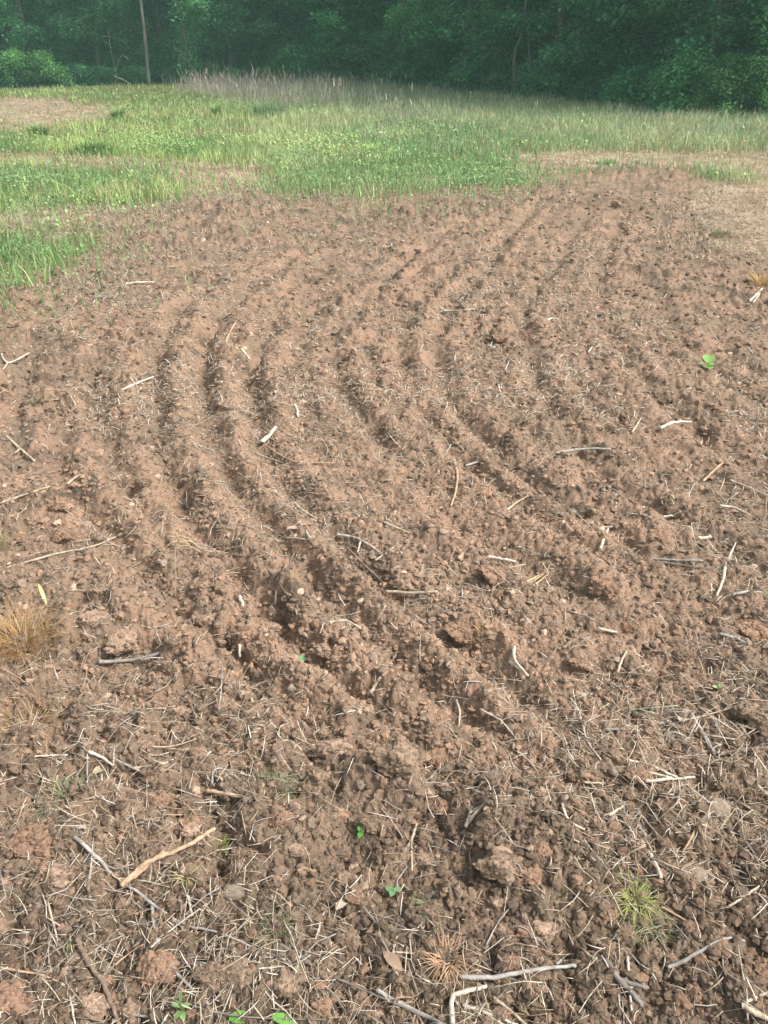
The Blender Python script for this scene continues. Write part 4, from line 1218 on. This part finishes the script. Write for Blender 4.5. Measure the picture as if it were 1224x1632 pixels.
# seed heads
hs = RS.rand(n) < np.where(u < 650, .22, .08)
xx, yy = x[hs], y[hs]; nn = len(xx)
V, T, c = blades(xx + RS.normal(0, .1, nn), yy, surf(xx, yy) + Hh[hs] * .78, Hh[hs] * .32, RS.uniform(.006, .014, nn) * (1 + .02 * r[hs]), RS.uniform(0, 6.3, nn), RS.uniform(.1, .7, nn),
                 np.where(pk[hs], np.array((.46, .36, .31)), np.array((.42, .42, .28))) * RS.uniform(.8, 1.2, (nn, 1)))
grass_obj('seed_heads', 'feathery seed heads above the tall dry grass', 'seed heads', V, T, c)

# 4. dead straw stubble mats (tan patches, greyish mulch)
x, y, r = sample(110000, 4.2, 30)
t, g, d = zones(x, y, .14)
u, v = px_of(x, y)
mul = inside(x + .25 * fbm(x, y, 1.5, 91), y + .5 * fbm(x, y, 1.5, 92), poly((150, 330), (420, 305), (430, 340), (300, 400), (230, 480), (120, 470), (60, 460), (150, 400)))
mul2 = inside(x + .25 * fbm(x, y, 1.5, 93), y + .5 * fbm(x, y, 1.5, 94), poly((1000, 330), (1300, 300), (1300, 430), (1080, 420)))
keep = d | ((mul | mul2) & (RS.rand(len(x)) < .7))
x, y, r, mul = x[keep], y[keep], r[keep], mul[keep]
n = len(x)
Hh = RS.uniform(.012, .05, n) * (1 + .05 * r)
tint = np.array([(.48, .38, .26), (.56, .46, .33), (.38, .28, .19), (.44, .38, .30)])[RS.randint(4, size=n)] * RS.uniform(.8, 1.2, (n, 1))
tint = np.where(mul[:, None], tint * np.array((.9, .95, 1.0)), tint)
V, T, c = blades(x, y, surf(x, y), Hh, RS.uniform(.0009, .002, n) * (1 + .2 * r), RS.uniform(0, 6.3, n), RS.uniform(.5, 2.0, n), tint)
grass_obj('dead_grass_mat', 'flattened dead tan grass beside the tilled strip', 'dead grass', V, T, c)

# tufts placed one by one
def tuft(u, v, wpx, hgt, nb, cols, label, name='grass_tuft', wd=.0009, lean=(.2, 1.2), rad=None):
    p = gp(u, v)
    d = dist(p)
    R = wpx * .5 * d / FPX
    a = RS.uniform(0, 6.3, nb); q = R * .55 * RS.rand(nb) ** .7
    x, y = q * np.cos(a), q * np.sin(a)
    az = a + RS.normal(0, .7, nb)
    col = np.array(cols)[RS.randint(len(cols), size=nb)] * RS.uniform(.75, 1.2, (nb, 1))
    Hh = hgt * RS.uniform(.4, 1.0, nb)
    # 9-vert curved blades
    ks = np.array([0, .3, .55, .8, 1.])
    ln = RS.uniform(*lean, nb)
    fa = az + math.pi / 2 + RS.normal(0, .3, nb)
    W = RS.uniform(.6, 1.4, nb) * wd
    V = []
    for k in ks:
        ox = x + np.cos(az) * ln * Hh * k ** 1.6
        oy = y + np.sin(az) * ln * Hh * k ** 1.6
        oz = Hh * (k - .45 * np.minimum(ln, 1.3) * k ** 2.2)
        ww = W * (1 - k ** 2)
        if k < 1:
            V.append(np.stack([ox - np.cos(fa) * ww, oy - np.sin(fa) * ww, oz], -1))
            V.append(np.stack([ox + np.cos(fa) * ww, oy + np.sin(fa) * ww, oz], -1))
        else:
            V.append(np.stack([ox, oy, oz], -1))
    V = np.stack(V, 1).reshape(-1, 3)
    f = [(0, 1, 3), (0, 3, 2), (2, 3, 5), (2, 5, 4), (4, 5, 7), (4, 7, 6), (6, 7, 8)]
    T = (np.array(f)[None] + (np.arange(nb) * 9)[:, None, None]).reshape(-1, 3)
    me = mesh(name, V, T, None, dict(tint=np.repeat(col, 9, 0)), smooth=False)
    return tag(link(name, me, M['grass'], None, (p[0], p[1], p[2] - .004)), label, 'grass tuft')
SY = [(.52, .33, .15), (.58, .42, .22), (.42, .27, .13), (.62, .50, .32)]
GD = [(.14, .17, .08), (.22, .23, .12), (.38, .34, .22)]
GY = [(.36, .42, .12), (.44, .46, .18), (.26, .32, .10)]
tuft(40, 1030, 165, .17, 480, [(.50, .30, .13), (.56, .38, .19), (.42, .25, .12), (.60, .46, .28)], 'big orange tan dry grass tuft at the left edge', lean=(.2, 1.3))
tuft(50, 1165, 120, .09, 170, SY, 'thin reddish dry grass spread below the big dry tuft', lean=(.8, 2.0))
tuft(0, 870, 34, .10, 60, [(.45, .42, .18), (.5, .4, .2)], 'yellow green grass tuft cut by the left edge', lean=(.1, .9))
tuft(110, 1275, 110, .045, 220, [(.30, .31, .17), (.42, .40, .26), (.16, .19, .10)], 'faded flattened grass tuft left of the rust red clod', lean=(.8, 2.2))
tuft(440, 1262, 90, .04, 160, GD, 'grey green flattened grass tuft left of the central heap', lean=(.8, 2.2))
tuft(348, 1350, 40, .03, 70, GY, 'small yellow green tuft right of the tan peeled stick', lean=(.5, 1.8))
tuft(298, 1396, 40, .03, 60, [(.55, .48, .28), (.40, .38, .16)], 'small withered yellow tuft under the tan peeled stick', lean=(.5, 1.8))
tuft(1012, 1432, 76, .05, 130, GY, 'yellow green grass tuft at lower right', lean=(.6, 1.8))
tuft(1030, 1470, 110, .035, 160, GD, 'dark matted grass just below the yellow green tuft', lean=(.8, 2.2))
tuft(942, 1275, 90, .03, 220, [(.10, .13, .06), (.15, .18, .08)], 'dark green matted grass patch left of the small white pebble', lean=(.8, 2.0))
tuft(682, 1442, 46, .035, 50, [(.20, .27, .14), (.30, .36, .2)], 'little green tuft below the central heap', lean=(.5, 1.7))
tuft(712, 1530, 70, .045, 130, [(.50, .30, .18), (.58, .42, .28)], 'reddish straw tuft left of the long grey stick', lean=(.5, 1.9))
tuft(662, 1592, 70, .045, 120, [(.56, .36, .22), (.5, .4, .28)], 'reddish straw tuft at the bottom beside the bent white stick', lean=(.5, 1.9))
tuft(1208, 452, 46, .14, 160, [(.62, .44, .20), (.55, .36, .17)], 'orange dry grass tuft at the upper right edge', wd=.0025, lean=(.3, 1.3))
tuft(770, 1010, 30, .05, 30, SY, 'sparse thin straws beside the round rust brown clod', lean=(.3, 1.2))
tuft(1000, 1000, 46, .07, 40, [(.50, .27, .16), (.55, .38, .25)], 'reddish upright straws above the pale upright stem', lean=(.1, .7))
tuft(440, 1480, 60, .03, 80, GD, 'flattened grey straw tuft at bottom left of centre', lean=(.8, 2.2))
tuft(60, 640, 50, .05, 90, GD, 'grey green weed tuft on the far left tilth', wd=.0015, lean=(.6, 1.6))
tuft(60, 1110, 110, .12, 60, [(.62, .46, .30), (.5, .33, .2)], 'loose arching reddish straws at the left edge', lean=(.2, 1.4))
tuft(850, 1625, 70, .04, 110, GD, 'dull green tuft at the bottom edge right of the white stalks', lean=(.8, 2.))
tuft(1148, 376, 60, .10, 120, [(.17, .19, .09), (.25, .24, .12)], 'dark weedy tuft on the tan dead grass at the upper right', wd=.003, lean=(.5, 1.5))
for i, (u, v, w_, lab) in enumerate([(150, 245, 90, 'dark green weed clump in the meadow left of the tan patch'), (188, 190, 26, 'small dark clump beside the far tan bare patch'),
                                     (345, 183, 20, 'small dark clump in the bright left meadow'), (430, 190, 100, 'blue green tall weed clump at the edge of the pink grass'),
                                     (965, 262, 46, 'pale green weed clump at the far end of the tilled strip'), (60, 218, 44, 'dull green clump near the far left tan patch')]):
    cols = [(.22, .34, .13), (.27, .40, .15)] if i not in (3, 4) else ([(.25, .36, .20), (.20, .31, .17)] if i == 3 else [(.44, .52, .26), (.34, .46, .2)])
    tuft(u, v, w_, (.30, .30, .30, .55, .12, .3)[i], (420, 420, 420, 420, 160, 420)[i], cols, lab, 'weed_clump', wd=.012, lean=(.1, .8))

# standing dry stem with a drooping head
p = gp(278, 948)
d = dist(p)
def rel(u, v, zz):
    X, Y = G(u, v, zz); return np.array([X, Y, zz]) - p
parts = []
P = np.array([(0, 0, 0), (.012, .01, .07), (.018, .015, .15), (.035, .02, .235)])
parts.append(tube(smooth_path(P), .0016, 5))
for k in range(7):
    b = P[-1] - [0, 0, .01 * k]
    a = random.uniform(-.9, .9)
    e = b + np.array([.07 * math.cos(a) * (1 if k % 3 else -1), .03 * math.sin(a), -.015 - .02 * random.random()])
    parts.append(tube(smooth_path([b, (b + e) / 2 + [0, 0, .012], e]), .0011, 4))
V, T, Q = merge(parts)
ds = tag(bpy.data.objects.new('dry_grass_stem', None), 'tall dry grass stem standing up from the left furrow with a drooping head', 'stem')
COL.objects.link(ds); ds.location = tuple(p)
V1, T1, Q1 = parts[0]
link('stem', mesh('stem', V1, T1, Q1, dict(tint=np.tile((.60, .40, .22), (len(V1), 1)))), M['straw'], ds)
V2, T2, Q2 = merge(parts[1:])
link('seed_head', mesh('seed_head', V2, T2, Q2, dict(tint=np.tile((.62, .50, .27), (len(V2), 1)))), M['straw'], ds)

# small leaves and seedlings
def leaf_geo(c, az, el, L, Wd, fold=.25, k=6):
    c = np.asarray(c, float)
    D = np.array([math.cos(az) * math.cos(el), math.sin(az) * math.cos(el), math.sin(el)])
    Sd = np.array([-math.sin(az), math.cos(az), 0])
    U = np.cross(D, Sd)
    V = []
    for i in range(k + 1):
        t = i / k
        wv = Wd * math.sin(math.pi * min(1, t * .92 + .06)) ** .8
        mid = c + D * L * t - U * 0 + np.array([0, 0, -L * .25 * t * t])
        V += [mid + Sd * wv + np.array([0, 0, wv * fold]), mid, mid - Sd * wv + np.array([0, 0, wv * fold])]
    Q = []
    for i in range(k):
        b = i * 3
        Q += [(b, b + 1, b + 4, b + 3), (b + 1, b + 2, b + 5, b + 4)]
    return np.array(V), np.zeros((0, 3), int), np.array(Q)
def seedling(u, v, lab, leaves, hgt, col, name='seedling', cat='seedling', stem=True):
    p = gp(u, v); d = dist(p)
    e = bpy.data.objects.new(name, None); COL.objects.link(e); e.location = tuple(p); tag(e, lab, cat)
    if stem:
        V, T, Q = tube(smooth_path([(0, 0, -.005), (.002, 0, hgt * .6), (.001, .002, hgt)]), .0012 * d / 1.8, 5)
        link('stem', mesh('stem', V, T, Q, dict(tint=np.tile(np.array(col) * 1.3, (len(V), 1)))), M['leaf_small'], e)
    for az, el, L, Wd, z0 in leaves:
        V, T, Q = leaf_geo((0, 0, z0 * hgt), az, el, L, Wd)
        link('leaf', mesh('leaf', V, None, Q, dict(tint=np.tile(np.array(col) * random.uniform(.8, 1.2), (len(V), 1)))), M['leaf_small'], e)
BG = (.20, .31, .11)
seedling(290, 1615, 'bright green sprout with narrow leaves at the bottom edge left of centre', [(2.4, .5, .024, .004, .5), (.3, .4, .020, .005, .6), (4.2, .2, .020, .006, .3), (1.5, 1.1, .035, .0035, .8), (5.2, .1, .018, .006, .2), (3.2, .8, .022, .004, .7)], .030, BG)
seedling(575, 1330, 'tiny bright green leaf pair below the white pebble', [(1.6, .6, .018, .008, .6), (4.6, .3, .016, .007, .5)], .014, (.10, .32, .05))
seedling(1127, 590, 'bright green broad leaved weed seedling in the upper right tilth', [(1.5, .9, .07, .035, .8), (.2, .4, .05, .024, .5), (3.2, .5, .055, .025, .6), (4.7, .3, .05, .025, .4)], .05, (.22, .42, .10))
seedling(627, 1425, 'small blue green seedling left of the little green tuft', [(.4, .4, .02, .007, .4), (2.6, .3, .022, .008, .5), (4.4, .5, .02, .007, .6)], .018, (.16, .28, .13))
seedling(1144, 1100, 'tiny yellow green seedling near the right edge', [(.7, .5, .02, .006, .5), (2.9, .4, .018, .006, .5)], .015, (.35, .42, .16))
seedling(108, 1528, 'single upright yellow green grass shoot left of the brown branch', [(.9, 1.25, .065, .0028, .0), (1.6, 1.1, .04, .0022, .0)], .01, (.40, .45, .18), 'grass_shoot', 'grass shoot', False)
seedling(75, 965, 'yellow green blade sticking out of the big dry grass tuft', [(2.2, .9, .10, .006, .0)], .01, (.50, .52, .22), 'grass_shoot', 'grass shoot', False)
def fallen(u, v, lab, az, L, Wd, col):
    p = gp(u, v, .012)
    V, T, Q = leaf_geo((-math.cos(az) * L / 2, -math.sin(az) * L / 2, 0), az, .06, L, Wd, .3, 8)
    tag(link('fallen_leaf', mesh('fallen_leaf', V, None, Q, dict(tint=np.tile(col, (len(V), 1)))), M['leaf_small'], None, tuple(p)), lab, 'leaf')
fallen(479, 1053, 'green oval leaf lying in the furrow below centre', .05, .055, .011, (.17, .40, .17))
fallen(385, 1627, 'bright green leaf flat on the bottom edge, left of its twin', .1, .045, .012, (.14, .36, .06))
fallen(452, 1630, 'bright green leaf flat on the bottom edge, right of its twin', -.2, .045, .010, (.16, .38, .07))
fallen(547, 1443, 'rolled pale husk lying on brown soil left of the little green tuft', .9, .045, .010, (.62, .54, .42))
fallen(925, 1112, 'crumpled pale dry leaf at the top of the long curving white stem', 1.5, .035, .016, (.50, .47, .34))
fallen(625, 1535, 'flat tan bark chip left of the reddish straw tuft', 2.2, .06, .012, (.46, .32, .22))
fallen(805, 1366, 'pale tan dry leaf resting on the big brown clod', -.5, .05, .012, (.48, .34, .23))
fallen(1085, 1150, 'pale round dry leaf behind the thick grey brown stick', 1.2, .03, .012, (.52, .46, .38))
fallen(470, 845, 'pinkish pale dry leaf on the furrow left of the white forked twig', .2, .06, .012, (.52, .38, .28))
fallen(160, 1232, 'curled yellowish dry leaf at the end of the broad white stalk', .8, .035, .012, (.50, .44, .28))

# ------------------------------------------------------------------ the wood
def leaf_cloud(centres, radii, per, size, seed, flat=.5):
    R_ = np.random.RandomState(seed)
    n = len(centres) * per
    C = np.repeat(centres, per, 0)
    r = np.repeat(radii, per)
    off = R_.normal(size=(n, 3)) * [1, 1, flat] * .55
    P = C + off * r[:, None]
    P[:, 2] -= .12 * (off[:, 0] ** 2 + off[:, 1] ** 2) * r
    az = R_.uniform(0, 6.3, n); el = R_.normal(-.25, .45, n)
    L = size * R_.uniform(.6, 1.35, n)
    D = np.stack([np.cos(az) * np.cos(el), np.sin(az) * np.cos(el), np.sin(el)], -1) * L[:, None]
    Sd = np.stack([-np.sin(az), np.cos(az), R_.uniform(-.5, .5, n)], -1) * (L * .36)[:, None]
    V = np.stack([P, P + D * .45 + Sd, P + D, P + D * .45 - Sd], 1).reshape(-1, 3)
    Q = np.arange(4 * n).reshape(-1, 4)
    tn = np.repeat(np.clip(R_.normal(.5, .18, n) + np.repeat(R_.normal(0, .26, len(centres)), per), 0, 1), 4)
    return V, Q, np.repeat(tn[:, None], 3, 1)

def tree_proto(seed, H=14., low=1.0, spread=3.2, trunk_r=.17, nclump=300, per=120, size=.145, lean=0., bare=0.0):
    R_ = np.random.RandomState(seed)
    tp = np.array([(lean * H * t + .12 * math.sin(5 * t + seed), .12 * math.cos(4 * t + seed), H * .93 * t) for t in np.linspace(0, 1, 9)])
    tp[0, 2] = -.15
    parts = [tube(tp, trunk_r * (1 - .8 * np.linspace(0, 1, 9)) * np.array([1.35, 1, 1, 1, 1, 1, 1, 1, 1]), 9)]
    cs, rs = [], []
    nl = 20
    for i in range(nl):
        z = low + (H - low - 1) * (i / nl) ** 1.25 + R_.uniform(-.2, .2)
        az = i * 2.4 + R_.uniform(-.5, .5)
        L = spread * (1 - .6 * (z / H) ** 2) * R_.uniform(.7, 1.15)
        b = np.array([np.interp(z, tp[:, 2], tp[:, 0]), np.interp(z, tp[:, 2], tp[:, 1]), z])
        e = b + [L * math.cos(az), L * math.sin(az), L * R_.uniform(-.05, .5)]
        m_ = (b + e) / 2 + [0, 0, .12 * L]
        pth = smooth_path([b, m_, e - [0, 0, .1 * L]], 4)
        parts.append(tube(pth, np.linspace(trunk_r * .30, .012, len(pth)), 5))
        m2 = nclump // nl
        for k in range(m2):
            t = R_.uniform(.25, 1.05)
            c = b * (1 - t) + e * t + R_.normal(0, .30, 3) * [1, 1, .6] + [0, 0, .1 * L * t]
            cs.append(c); rs.append(R_.uniform(.25, .55))
    V, T, Q = merge(parts)
    cv, cq, ct = leaf_cloud(np.array(cs), np.array(rs), per, size, seed)
    return mesh('trunk', V, T, Q), mesh('crown', cv, None, cq, dict(tint=ct), smooth=False)

PROT = [tree_proto(101, 14, .9, 3.3), tree_proto(102, 13, 1.4, 3.0, .14), tree_proto(103, 16, .7, 3.8, .2), tree_proto(104, 12, 1.8, 2.8, .13, lean=.06), tree_proto(105, 15, 1.1, 3.4, .16)]
def mset(me, m):
    c = me.copy(); c.materials.clear(); c.materials.append(m); return c
TK = {('bark', i): mset(p[0], M['bark']) for i, p in enumerate(PROT)}
TK.update({('bark_pale', i): mset(p[0], M['bark_pale']) for i, p in enumerate(PROT)})
CR = {(k, i): mset(p[1], M[k]) for i, p in enumerate(PROT) for k in ('leaf_dark', 'leaf_mid')}
def tree(x, y, i, label, group=None, bark='bark', leaf='leaf_dark', sc=1., rot=None, name='broadleaf_tree'):
    e = bpy.data.objects.new(name, None); COL.objects.link(e)
    e.location = (x, y, 0); e.rotation_euler.z = random.uniform(0, 6.3) if rot is None else rot
    e.scale = (sc, sc, sc * random.uniform(.92, 1.08))
    tag(e, label, 'tree', group)
    for nm, me in (('trunk', TK[(bark, i)]), ('crown', CR[(leaf, i)])):
        o = bpy.data.objects.new(nm, me); COL.objects.link(o); o.parent = e
    return e

def at(u, dy=0.0, v=None):
    """a spot on the wood's edge below photo column u"""
    x = 0
    for _ in range(20):
        yy = float(WOODEDGE(x)) + dy
        x = (u - 612) / FPX * (yy * math.cos(PITCH) + CAM_H * math.sin(PITCH))
    return x, yy

front = [(-60, 2, 0, 'leaf_dark', 'leafy tree at the far left end of the wood edge'),
         (55, 2, 2, 'leaf_mid', 'full tree rising behind the bright shrub at the left'),
         (165, 3, 1, 'leaf_dark', 'dark tree left of the bare grey trunk'),
         (370, 2, 3, 'leaf_mid', 'tree just right of the ivy covered trunk'),
         (455, 3, 4, 'leaf_dark', 'dark tree behind the left end of the pink grass'),
         (545, 1.5, 0, 'leaf_mid', 'bright leafed tree over the middle of the pink grass'),
         (640, 1.5, 2, 'leaf_mid', 'broad tree with layered boughs at the centre of the wood edge'),
         (740, 2, 1, 'leaf_mid', 'tree just left of the pale slender trunks'),
         (880, 2.5, 4, 'leaf_dark', 'dark tree right of the pale slender trunks'),
         (975, 3, 3, 'leaf_dark', 'very dark tree over the lowest part of the wood edge'),
         (1060, 3, 0, 'leaf_dark', 'dark tree behind the bent pale stems at the right'),
         (1150, 4, 2, 'leaf_dark', 'dark tree rising behind the bright shrub at the right'),
         (1270, 3, 1, 'leaf_dark', 'dark tree at the right end of the wood edge')]
for u, dy, i, lf, lab in front:
    x, y = at(u, dy)
    tree(x, y, i, lab, None, 'bark', lf, random.uniform(.9, 1.1))
WG = 'trees standing deeper in the wood'
for row, (dy, step) in enumerate([(6, 4.2), (10, 4.5), (15, 5), (21, 5.5), (28, 6), (36, 4.5), (42, 4.5), (50, 4.5), (58, 4.5)]):
    xs = np.arange(-36, 40, step)
    for xx in xs:
        X = xx + random.uniform(-1.2, 1.2)
        if abs(math.atan2(X, float(WOODEDGE(X)) + dy)) > .66:
            continue
        tree(X, float(WOODEDGE(X)) + dy + random.uniform(-1, 1), random.randrange(5), 'dark leafy tree deeper in the wood behind the first row', WG, 'bark', 'leaf_dark', random.uniform(.95, 1.25))

# bare trunks that show in front
def bare_tree(u, dy, rad, H, label, bark, pts=None, ivy=False, name='broadleaf_tree', twigs=0, v=None, leafm='leaf_dark'):
    x, y = at(u, dy)
    e = bpy.data.objects.new(name, None); COL.objects.link(e); e.location = (x, y, 0); tag(e, label, 'tree')
    ks = np.linspace(0, 1, 12)
    R_ = np.random.RandomState(int(u))
    base = np.array(pts if pts else [(0, 0, -.1), (.1, 0, H * .3), (-.05, 0, H * .6), (.1, .1, H)])
    P = smooth_path(base, 8)
    parts = [tube(P, rad * (1 - .7 * np.linspace(0, 1, len(P))) * (1 + .08 * R_.normal(size=len(P))), 10)]
    for k in range(twigs):
        q = P[R_.randint(3, len(P) - 2)]
        a = R_.uniform(0, 6.3); L = R_.uniform(.5, 1.4)
        parts.append(tube(smooth_path([q, q + [L * .5 * math.cos(a), L * .5 * math.sin(a), L * .3], q + [L * math.cos(a), L * math.sin(a), L * .15]]), rad * .16, 5))
    V, T, Q = merge(parts)
    link('trunk', mesh('trunk', V, T, Q), M[bark], e)
    if ivy:
        cs = P[np.linspace(3, len(P) - 1, 60).astype(int)] + R_.normal(0, .16, (60, 3))
        cv, cq, ct = leaf_cloud(cs, np.full(60, .42), 90, .12, 9, 1.0)
        link('ivy', mesh('ivy', cv, None, cq, dict(tint=ct), smooth=False), M['leaf_mid'], e)
    cs = np.array([P[-1] + R_.normal(0, 1.3, 3) * [1, 1, .8] for _ in range(60)])
    cv, cq, ct = leaf_cloud(cs, np.full(60, .6), 70, .18, int(u))
    link('crown', mesh('crown', cv, None, cq, dict(tint=ct), smooth=False), M[leafm], e)
    return e
bare_tree(238, -.3, .085, 11, 'bare grey trunk standing alone at the wood edge on the left', 'bark_pale', twigs=10)
bare_tree(300, -.2, .16, 10, 'ivy covered trunk right of the bare grey one', 'bark', ivy=True)
bare_tree(822, -.4, .075, 10, 'pale slender trunk with a slight bend right of centre', 'bark_pale', [(0, 0, -.1), (-.15, 0, 1.4), (.1, 0, 2.8), (.15, .1, 10)], twigs=5)
bare_tree(832, 0.3, .05, 9, 'thinner pale trunk just beside the pale slender one', 'bark_pale', [(.35, 0, -.1), (.1, 0, 1.6), (-.1, 0, 3.2), (.2, 0, 9)], twigs=4)
bare_tree(1072, -.8, .035, 7, 'pale bent sapling stem leaning to the right at the right side of the wood', 'bark_pale', [(0, 0, .0), (.35, 0, .5), (.52, 0, 1.1), (.75, .1, 1.9), (1.2, .1, 7)])
bare_tree(1060, -.6, .025, 7, 'thin straight sapling stem left of the pale bent sapling', 'bark_pale', [(0, 0, .0), (.35, 0, .9), (.75, 0, 1.8), (1.3, 0, 7)])
bare_tree(1112, .3, .10, 10, 'dark upright trunk right of the pale bent sapling', 'bark')

# shrubs along the edge
def shrub_proto(seed, w_, h_, nc=70, per=130, size=.11):
    R_ = np.random.RandomState(seed)
    a = R_.uniform(0, 6.3, nc); q = np.sqrt(R_.rand(nc)); zz = R_.uniform(.12, 1, nc)
    pr = np.sqrt(1 - np.clip(zz - .15, 0, .8) ** 2)
    cs = np.stack([w_ * q * pr * np.cos(a), w_ * .7 * q * pr * np.sin(a), h_ * zz], -1)
    st = []
    for c in cs[::4]:
        st.append(tube(smooth_path([(c[0] * .15, c[1] * .15, -.1), (c[0] * .6, c[1] * .6, c[2] * .6), tuple(c)], 3), .018, 5))
    V, T, Q = merge(st)
    cv, cq, ct = leaf_cloud(cs, np.full(nc, .34), per, size, seed, .8)
    return mesh('stems', V, T, Q), mesh('foliage', cv, None, cq, dict(tint=ct), smooth=False)
def shrub(x, y, pr, m, label, group=None, sc=1.):
    e = bpy.data.objects.new('shrub', None); COL.objects.link(e); e.location = (x, y, 0); e.scale = (sc,) * 3
    e.rotation_euler.z = random.uniform(-.5, .5)
    tag(e, label, 'shrub', group)
    for nm, me, mm in (('stems', pr[0], M['bark']), ('foliage', pr[1], M[m])):
        o = bpy.data.objects.new(nm, mset(me, mm)); COL.objects.link(o); o.parent = e
SH = [shrub_proto(1, 2.3, 1.6, 110), shrub_proto(2, 1.4, 1.3), shrub_proto(3, 1.1, .9, 50), shrub_proto(4, 2.4, 2.2, 150)]
x, y = at(45, -1.4); shrub(x, y, SH[0], 'leaf_shrub', 'bright green rounded shrub at the left end of the wood edge', None, .85)
x, y = at(1190, .2); shrub(x, y, SH[3], 'leaf_shrub', 'bright green tall shrub at the right end of the wood edge', None, .62)
x, y = at(1110, .4); shrub(x, y, SH[1], 'leaf_mid', 'mid green shrub adjoining the tall bright shrub at the right')
x, y = at(1020, .2); shrub(x, y, SH[2], 'leaf_mid', 'low green shrub under the bent pale stems')
UG = 'dark undergrowth shrubs at the foot of the wood'
for k, u in enumerate(range(130, 1030, 48)):
    x, y = at(u + random.uniform(-15, 15), random.uniform(.5, 1.8))
    shrub(x, y, SH[random.choice([1, 2, 2])], 'leaf_dark', 'low dark shrub in the undergrowth at the foot of the wood', UG, random.uniform(.6, 1.05))
for k, u in enumerate(range(-100, 1400, 85)):
    x, y = at(u, 4.5 + random.uniform(-1, 1))
    shrub(x + 1.5, y + 7, SH[3], 'leaf_dark', 'low dark shrub in the undergrowth at the foot of the wood', UG, 1.25)
    shrub(x, y, SH[random.choice([0, 3])], 'leaf_dark', 'low dark shrub in the undergrowth at the foot of the wood', UG, random.uniform(.9, 1.2))

# dead branches at the wood's foot
def deadwood(u, dy, strands, r, label):
    x, y = at(u, dy)
    parts = [tube(smooth_path(s), r * (1 - .25 * i), 5) for i, s in enumerate(strands)]
    V, T, Q = merge(parts)
    tag(link('dead_branch', mesh('dead_branch', V, T, Q), M['bark_pale'], None, (x, y, 0)), label, 'branch')
deadwood(185, -1, [[(0, 0, -.1), (.1, 0, .6), (.45, 0, 1.25), (.75, 0, 1.1)], [(.1, 0, .6), (0, 0, 1.6), (.05, 0, 2.3)], [(.05, 0, 1.6), (-.3, 0, 2.0), (.5, 0, 1.9), (.9, 0, 1.5)]], .016, 'pale dead branches arching out left of the bare grey trunk')
deadwood(190, -2.0, [[(-.2, 0, .45), (.2, .1, .3), (.6, .2, .05)]], .03, 'short dead branch leaning in the grass below the arching dead branches')

# ------------------------------------------------------------------ air
hz_m = bpy.data.materials.new('haze'); hz_m.use_nodes = True
hn = hz_m.node_tree; hn.nodes.clear()
pv = hn.nodes.new('ShaderNodeVolumePrincipled')
pv.inputs['Color'].default_value = (.48, .86, .72, 1)
pv.inputs['Density'].default_value = 0.0024
ho = hn.nodes.new('ShaderNodeOutputMaterial'); hn.links.new(pv.outputs[0], ho.inputs['Volume'])
bx = np.array([(sx, sy, sz) for sz in (-1.4, 24) for sy in (-1600, 1600) for sx in (-1600, 1600)], float)
bq = [(0, 2, 3, 1), (4, 5, 7, 6), (0, 1, 5, 4), (2, 6, 7, 3), (0, 4, 6, 2), (1, 3, 7, 5)]
tag(link('haze', mesh('haze', bx, None, bq, smooth=False), hz_m), kind='stuff', label='thin evening haze over the field', cat='haze')
